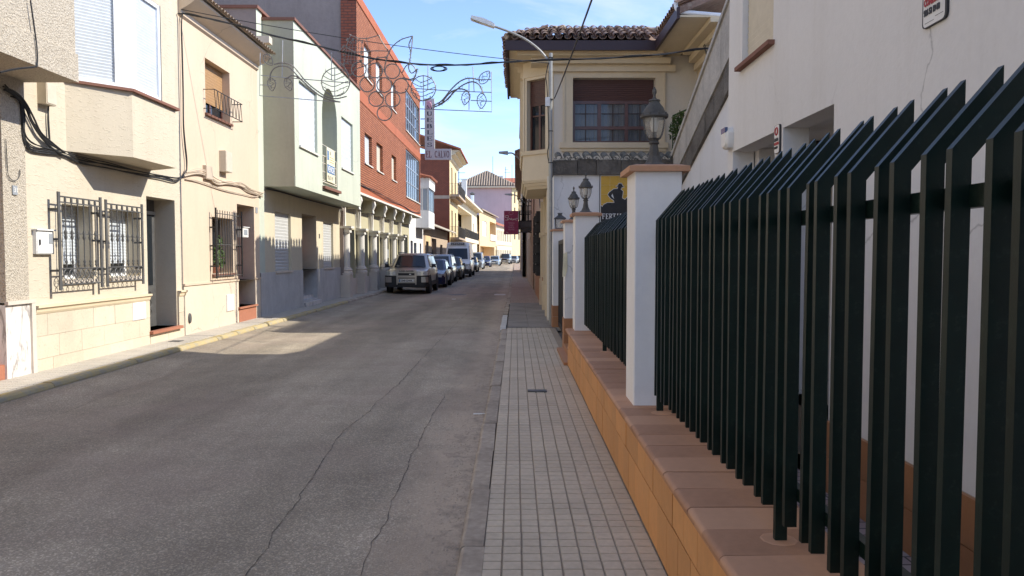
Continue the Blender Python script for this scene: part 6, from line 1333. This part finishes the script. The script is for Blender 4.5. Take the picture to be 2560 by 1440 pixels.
def car(name, label, cat, loc, paint, L=4.3, W=1.75, H=1.45, hf=.74, hb=.92, lh=1.05, lw=.75, rear=.45, trunk=0., r=.31, rot=0, zb=.2, rails=False, lower=None, kind='car', roof=.76, group='vehicles parked along the left kerb', glass='car_glass'):
    t = thing(name, label, cat, loc, group, False); t.rotation_euler.z = rot; hw = W / 2
    ring = lambda y, dk, k, b: [(-hw * .84 * k, y, b), (-hw * .98 * k, y, b + .14), (-hw * k, y, (b + dk) * .52), (-hw * .985 * k, y, dk - .13), (-hw * .93 * k, y, dk - .03), (-hw * .70 * k, y, dk + .005), (0, y, dk + .025), (hw * .70 * k, y, dk + .005), (hw * .93 * k, y, dk - .03), (hw * .985 * k, y, dk - .13), (hw * k, y, (b + dk) * .52), (hw * .98 * k, y, b + .14), (hw * .84 * k, y, b)]
    ed = L - trunk; st = [(0, hf - .10, .84, zb + .1), (.05, hf - .03, .92, zb + .03), (.2, hf + .005, .98, zb), (lh * .55, hf + (hb - hf) * .62, 1, zb), (lh, hb, 1, zb), (L * .6, hb + .02, 1, zb), (L - .5, hb + (.03 if trunk else .02), 1, zb), (L - .08, hb - .02, .95, zb + .05), (L, hb - .14, .87, zb + .15)]
    m = MB(); n = 13
    m.add([p for s_ in st for p in ring(*s_)], [(i * n + j, i * n + j + 1, (i + 1) * n + j + 1, (i + 1) * n + j) for i in range(len(st) - 1) for j in range(n - 1)] + [tuple(range(n)), tuple(range((len(st) - 1) * n, len(st) * n))[::-1], *[(i * n, (i + 1) * n, (i + 1) * n + n - 1, i * n + n - 1) for i in range(len(st) - 1)]])
    body = obj('body', m, paint, t, True)
    # cabin
    yb0, yb1, yt0, yt1 = lh - .06, ed - .12, lh + lw, ed - rear
    wb, wt = hw * .93, hw * roof
    def cr(w_, y0, y1, z_, c, f): return [(-w_, y0 + c * 1.5, z_), (-w_ + c, y0 + c * .3, z_), (0, y0 - f, z_ + .0), (w_ - c, y0 + c * .3, z_), (w_, y0 + c * 1.5, z_), (w_, y1 - c, z_), (w_ - c, y1, z_), (-w_ + c, y1, z_), (-w_, y1 - c, z_)]
    R0, R1, R2, R3 = cr(wb, yb0, yb1, hb - .03, .10, .07), cr(wt, yt0, yt1, H - .075, .09, .06), cr(wt - .05, yt0 + .06, yt1 - .05, H - .025, .08, .05), cr(wt - .25, yt0 + .3, yt1 - .25, H, .07, .03)
    m = MB().add(R0 + R1 + R2 + R3, [(k * 9 + i, k * 9 + (i + 1) % 9, (k + 1) * 9 + (i + 1) % 9, (k + 1) * 9 + i) for k in range(3) for i in range(9)] + [tuple(range(27, 36))])
    obj('cabin', m, paint, t, True)
    def quad(i, j, a0, a1, b0, b1, off):
        A, B, Cc, D = Vector(R0[i]), Vector(R0[j]), Vector(R1[j]), Vector(R1[i]); nrm = (B - A).cross(D - A).normalized(); c0 = (A + B + Cc + D) / 4
        if nrm.dot(c0 - Vector((0, (yb0 + yb1) / 2, c0.z))) < 0: nrm = -nrm
        f = lambda a, b: tuple((A.lerp(B, a)).lerp(D.lerp(Cc, a), b) + nrm * off)
        return [f(a0, b0), f(a1, b0), f(a1, b1), f(a0, b1)]
    bt = .70 if kind == 'van' else .93
    m = MB(); q1, q2 = quad(1, 2, .06, 1, .06, bt, .012), quad(2, 3, 0, .94, .06, bt, .012); mid = [tuple((Vector(q1[1]) + Vector(q2[0])) / 2), tuple((Vector(q1[2]) + Vector(q2[3])) / 2)]
    m.add([q1[0], mid[0], q2[1], q2[2], mid[1], q1[3]], [(0, 1, 4, 5), (1, 2, 3, 4)]); obj('windscreen', m, glass, t, True)
    for i, j in ((4, 5), (8, 0)):
        for a, b in ((.06, .46), (.50, .93)) if kind != 'van' else ((.03, .24),):
            if i == 8: a, b = 1 - b, 1 - a
            obj('side_window', MB().poly(*quad(i, j, a, b, .10, .88, .012)), glass, t)
    obj('rear_window', MB().poly(*quad(6, 7, .06, .94, .15, .85, .012)), glass, t)
    # nose: lamps, grille, bumper, plate
    if kind != 'suv':
        for s_ in (-1, 1):
            P = [(s_ * hw * .50, -.008), (s_ * hw * .80, .0), (s_ * hw * .955, .12), (s_ * hw * .985, .36), (s_ * hw * .6, .3)]
            z0 = hf - .21; obj('headlamp', MB().add([(*p, z0 + .02 * (k > 1)) for k, p in enumerate(P)] + [(*p, hf - .055 + .03 * (k in (2, 3))) for k, p in enumerate(P)], [(4, 3, 2, 1, 0), (5, 6, 7, 8, 9)] + [(i, (i + 1) % 5, 5 + (i + 1) % 5, 5 + i) for i in range(5)]), 'headlamp', t)
        obj('grille', MB().box(-hw * .46, hw * .46, -.02, .05, hf - .24, hf - .10), 'grille_black', t)
        zt = zb + .34
        P = [(-hw * .80, -.055), (hw * .80, -.055), (hw * .98, .13), (hw * 1.004, .42), (-hw * 1.004, .42), (-hw * .98, .13)]
        obj('bumper', MB().add([(*p, zb) for p in P] + [(*p, zt) for p in P], [(5, 4, 3, 2, 1, 0), (6, 7, 8, 9, 10, 11)] + [(i, (i + 1) % 6, 6 + (i + 1) % 6, 6 + i) for i in range(6)]), lower or paint, t)
        obj('air_intake', MB().box(-hw * .6, hw * .6, -.06, .0, zb + .04, zb + .15), 'grille_black', t)
        obj('number_plate', MB().box(-.26, .26, -.072, -.05, zb + .20, zb + .31), 'plate_white', t)
    for s_ in (-1, 1):
        x_ = s_ * (hw + .11); obj('wing_mirror', MB().add([(x_ - .10, lh + .12, hb + .0), (x_ + .10, lh + .12, hb + .02), (x_ + .09, lh + .10, hb + .16), (x_ - .09, lh + .10, hb + .17), (x_ - .06, lh + .0, hb + .03), (x_ + .06, lh + .0, hb + .05), (x_ + .05, lh + .0, hb + .13), (x_ - .06, lh + .0, hb + .14)], [(0, 1, 2, 3), (4, 5, 6, 7), (0, 1, 5, 4), (1, 2, 6, 5), (2, 3, 7, 6), (3, 0, 4, 7)]).box(min(x_ - s_ * .14, x_), max(x_ - s_ * .14, x_), lh + .05, lh + .09, hb + .01, hb + .05), 'plastic_black' if kind in ('suv', 'van') else paint, t)
        for y_ in (.82 if kind != 'van' else .95, L - .85):
            obj('wheel_arch', MB().lathe([(r + .08, -.003), (r + .075, .006), (.05, .006)], (0, 0, 0), 18, 0) if s_ > 0 else MB().lathe([(r + .08, .003), (r + .075, -.006), (.05, -.006)], (0, 0, 0), 18, 0), 'plastic_black', t, loc=(s_ * hw * 1.002, y_, r + .02))
            ty, ri = wheel_meshes(r); wv = obj('wheel', MB().lathe([(.06, -.09), (.06, .04)], (0, 0, 0), 8, 0), 'plastic_black', t, loc=(s_ * (hw - .075), y_, r)); wv.rotation_euler.z = 0 if s_ > 0 else pi
            obj('tyre', ty, None, wv); obj('rim', ri, None, wv)
        if rails: obj('roof_rail', MB().tube([(s_ * (wt - .06), yt0 + .15, H - .04), (s_ * (wt - .06), yt0 + .3, H + .03), (s_ * (wt - .06), yt1 - .3, H + .03), (s_ * (wt - .06), yt1 - .15, H - .04)], .02, 5), 'plastic_black', t)
    obj('underbody', MB().box(-hw * .8, hw * .8, .3, L - .3, zb - .04, zb + .1), 'plastic_black', t)
    return t
# silver off-roader at the head of the row
t = car('parked_suv', 'silver off-road car with black cladding and plate 5340 DWK heading the parked row', 'car', (-4.53, 31.35, 0), 'car_silver', 4.4, 1.80, 1.72, .99, 1.10, 1.05, .62, .18, 0, .36, 0, .32, True, kind='suv', roof=.73)
hw = .9
obj('centre_panel', MB().box(-.42, .42, -.055, .1, .50, .93), 'car_silver', t)
obj('grille', MB().box(-.34, .34, -.062, .0, .79, .89), 'grille_black', t); obj('badge', MB().box(.12, .20, -.068, -.062, .82, .86), 'aluminium', t)
obj('air_slot', MB().box(-.36, .36, -.062, .0, .665, .70), 'grille_black', t); obj('lower_grille', MB().box(-.36, .36, -.062, .0, .40, .47), 'grille_black', t)
for s_ in (-1, 1):
    b_ = obj('bumper_corner', MB().add([(s_ * .42, -.045, .40), (s_ * .74, -.04, .40), (s_ * .92, .12, .42), (s_ * .925, .5, .42), (s_ * .42, .5, .40), (s_ * .42, -.045, .78), (s_ * .74, -.04, .78), (s_ * .92, .12, .78), (s_ * .925, .5, .80), (s_ * .42, .5, .78)], [(0, 1, 6, 5), (1, 2, 7, 6), (2, 3, 8, 7), (5, 6, 7, 8, 9), (0, 4, 3, 2, 1)]), 'plastic_black', t)
    obj('fog_cover', MB().add([(s_ * .62, -.060, .50), (s_ * .80, -.03, .50), (s_ * .90, .08, .50), (s_ * .62, -.060, .73), (s_ * .80, -.03, .73), (s_ * .90, .08, .73)], [(0, 1, 4, 3), (1, 2, 5, 4)]), 'car_silver', b_)
    hl = obj('headlamp', MB().add([(s_ * .44, -.03, .79), (s_ * .70, -.03, .79), (s_ * .87, .08, .79), (s_ * .89, .30, .82), (s_ * .44, -.01, .965), (s_ * .70, -.01, .965), (s_ * .86, .10, .97), (s_ * .885, .30, .97)], [(0, 1, 5, 4), (1, 2, 6, 5), (2, 3, 7, 6), (4, 5, 6, 7)]), 'headlamp', t)
    for k in (0, 1): obj('lamp_ring', MB().lathe([(.06, -.045 + .035 * k), (.045, -.05 + .035 * k), (.02, -.042 + .035 * k)], (s_ * (.52 + .15 * k), 0, .875), 12, 1), 'plastic_black' if k else 'aluminium', hl)
    obj('side_cladding', MB().box(min(s_ * .895, s_ * .915), max(s_ * .895, s_ * .915), 1.2, 3.25, .34, .52), 'plastic_black', t)
obj('bumper', MB().add([(-.76, -.05, .30), (.76, -.05, .30), (.92, .12, .32), (-.92, .12, .32), (-.80, -.06, .40), (.80, -.06, .40), (.925, .12, .42), (-.925, .12, .42), (-.92, .5, .42), (.92, .5, .42)], [(0, 1, 5, 4), (1, 2, 6, 5), (3, 0, 4, 7), (4, 5, 6, 9, 8, 7), (0, 3, 2, 1)]), 'plastic_black', t)
obj('number_plate', MB().box(-.30, .30, -.075, -.055, .52, .63), 'plate_white', t); obj('plate_flag', MB().box(-.30, -.255, -.078, -.075, .52, .63), 'ink_blue', t)
TC = lambda u, v, w: (u, -w, v)
text('5340 DWK', TC, -.24, .54, .072, 'ink_black', t, w=.0765, wd=.5, bold=.004); text('LAND ROVER', TC, -.30, .955, .040, 'ink_black', t, w=.060, wd=.60, bold=.004)
obj('bonnet_lip', MB().box(-.42, .42, -.055, .1, .935, 1.0), 'car_silver', t)
obj('sun_strip', MB().add([(-.5, 1.60, 1.665), (.5, 1.60, 1.665), (.46, 1.65, 1.70), (-.46, 1.65, 1.70)], [(0, 1, 2, 3)]), 'car_silver', t)
obj('wiper', MB().tube([(-.55, .96, 1.13), (-.1, .99, 1.15)], .012, 4).tube([(.05, .96, 1.13), (.5, .99, 1.15)], .012, 4), 'plastic_black', t)
car('parked_car', 'dark blue saloon parked right behind the silver off-roader', 'car', (-4.36, 37.5, 0), 'car_blue', 4.3, 1.74, 1.42, .74, .90, 1.1, .8, .5, .5)
car('parked_car', 'silver-grey people carrier with roof rails behind the dark blue saloon', 'car', (-4.52, 43.0, 0), 'car_grey', 4.5, 1.78, 1.68, .84, 1.0, .95, .8, .3, 0, .32, 0, .2, True)
car('parked_car', 'black hatchback parked just in front of the white van', 'car', (-4.42, 49.0, 0), 'car_black', 4.1, 1.76, 1.52, .80, .95, .95, .75, .35)
t = car('parked_van', 'tall white van with a patterned box above its windscreen', 'van', (-4.32, 55.4, 0), 'car_white', 5.9, 2.04, 2.58, 1.02, 1.28, .75, .62, .1, 0, .36, 0, .26, lower='plastic_black', kind='van', roof=.80)
obj('roof_unit', MB().box(-.62, .62, 1.18, 1.55, 2.36, 2.60), 'car_white', t); q = MB()
obj('display', MB().box(-.50, .50, 1.165, 1.18, 2.39, 2.56), 'plastic_black', t)
for i in range(6):
    c_ = -.38 + i * .152
    if i % 2: q.tube([(c_ - .05, 1.155, 2.43), (c_ + .05, 1.155, 2.52)], .014, 4); q.tube([(c_ + .05, 1.155, 2.43), (c_ - .05, 1.155, 2.52)], .014, 4)
    else: q.tube([(c_ + .052 * math.cos(a), 1.155, 2.475 + .052 * math.sin(a)) for a in [k * pi / 5 for k in range(10)]], .014, 4, True)
obj('pattern', q, 'sign_white', t); obj('front_mask', MB().add([(-.7, -.062, .55), (.7, -.062, .55), (.62, -.03, 1.0), (-.62, -.03, 1.0)], [(0, 1, 2, 3)]), 'plastic_black', t)
car('parked_car', 'black car parked directly behind the white van', 'car', (-4.50, 71.5, 0), 'car_black', 4.2, 1.76, 1.48, .76, .92)
car('parked_car', 'tall silver van-like car fourth from the far end of the row', 'car', (-4.58, 86, 0), 'car_grey', 4.7, 1.84, 1.95, .92, 1.08, .8, .8, .2, 0, .33, 0, .2, True)
car('parked_car', 'dark navy hatchback next to the pale blue car', 'car', (-4.2, 100, 0), 'car_blue', 4.2, 1.76, 1.5, .78, .94, rot=-.02)
car('parked_car', 'pale blue compact car near the bend', 'car', (-3.25, 113, 0), 'car_paleblue', 4.1, 1.74, 1.52, .78, .95, rot=-.05)
car('parked_suv', 'grey off-road car with pale bull bar at the bend', 'car', (-1.95, 133, 0), 'car_darkgrey', 4.8, 1.95, 1.85, .98, 1.15, 1.0, .7, .3, 0, .38, -.09, .3, True, 'car_grey')
car('parked_car', 'grey car half hidden behind the off-road car at the bend', 'car', (-.55, 141, 0), 'car_grey', 4.2, 1.76, 1.5, .78, .94, rot=-.11)
car('parked_car', 'dark saloon farthest along the street by the right-hand houses', 'car', (.55, 152, 0), 'car_black', 4.4, 1.78, 1.5, .78, .94, rot=-.13)
car('parked_car', 'pale roofed car just visible behind the farthest dark saloon', 'car', (1.5, 160, 0), 'car_white', 4.4, 1.8, 1.7, .85, 1.0, rot=-.15)

# lettering becomes plain mesh
dg = bpy.context.evaluated_depsgraph_get()
for o in [o for o in bpy.data.objects if o.type == 'FONT']:
    me = bpy.data.meshes.new_from_object(o.evaluated_get(dg)); n = bpy.data.objects.new('lettering', me); C.objects.link(n)
    n.parent = o.parent; n.matrix_local = o.matrix_local.copy(); bpy.data.objects.remove(o)
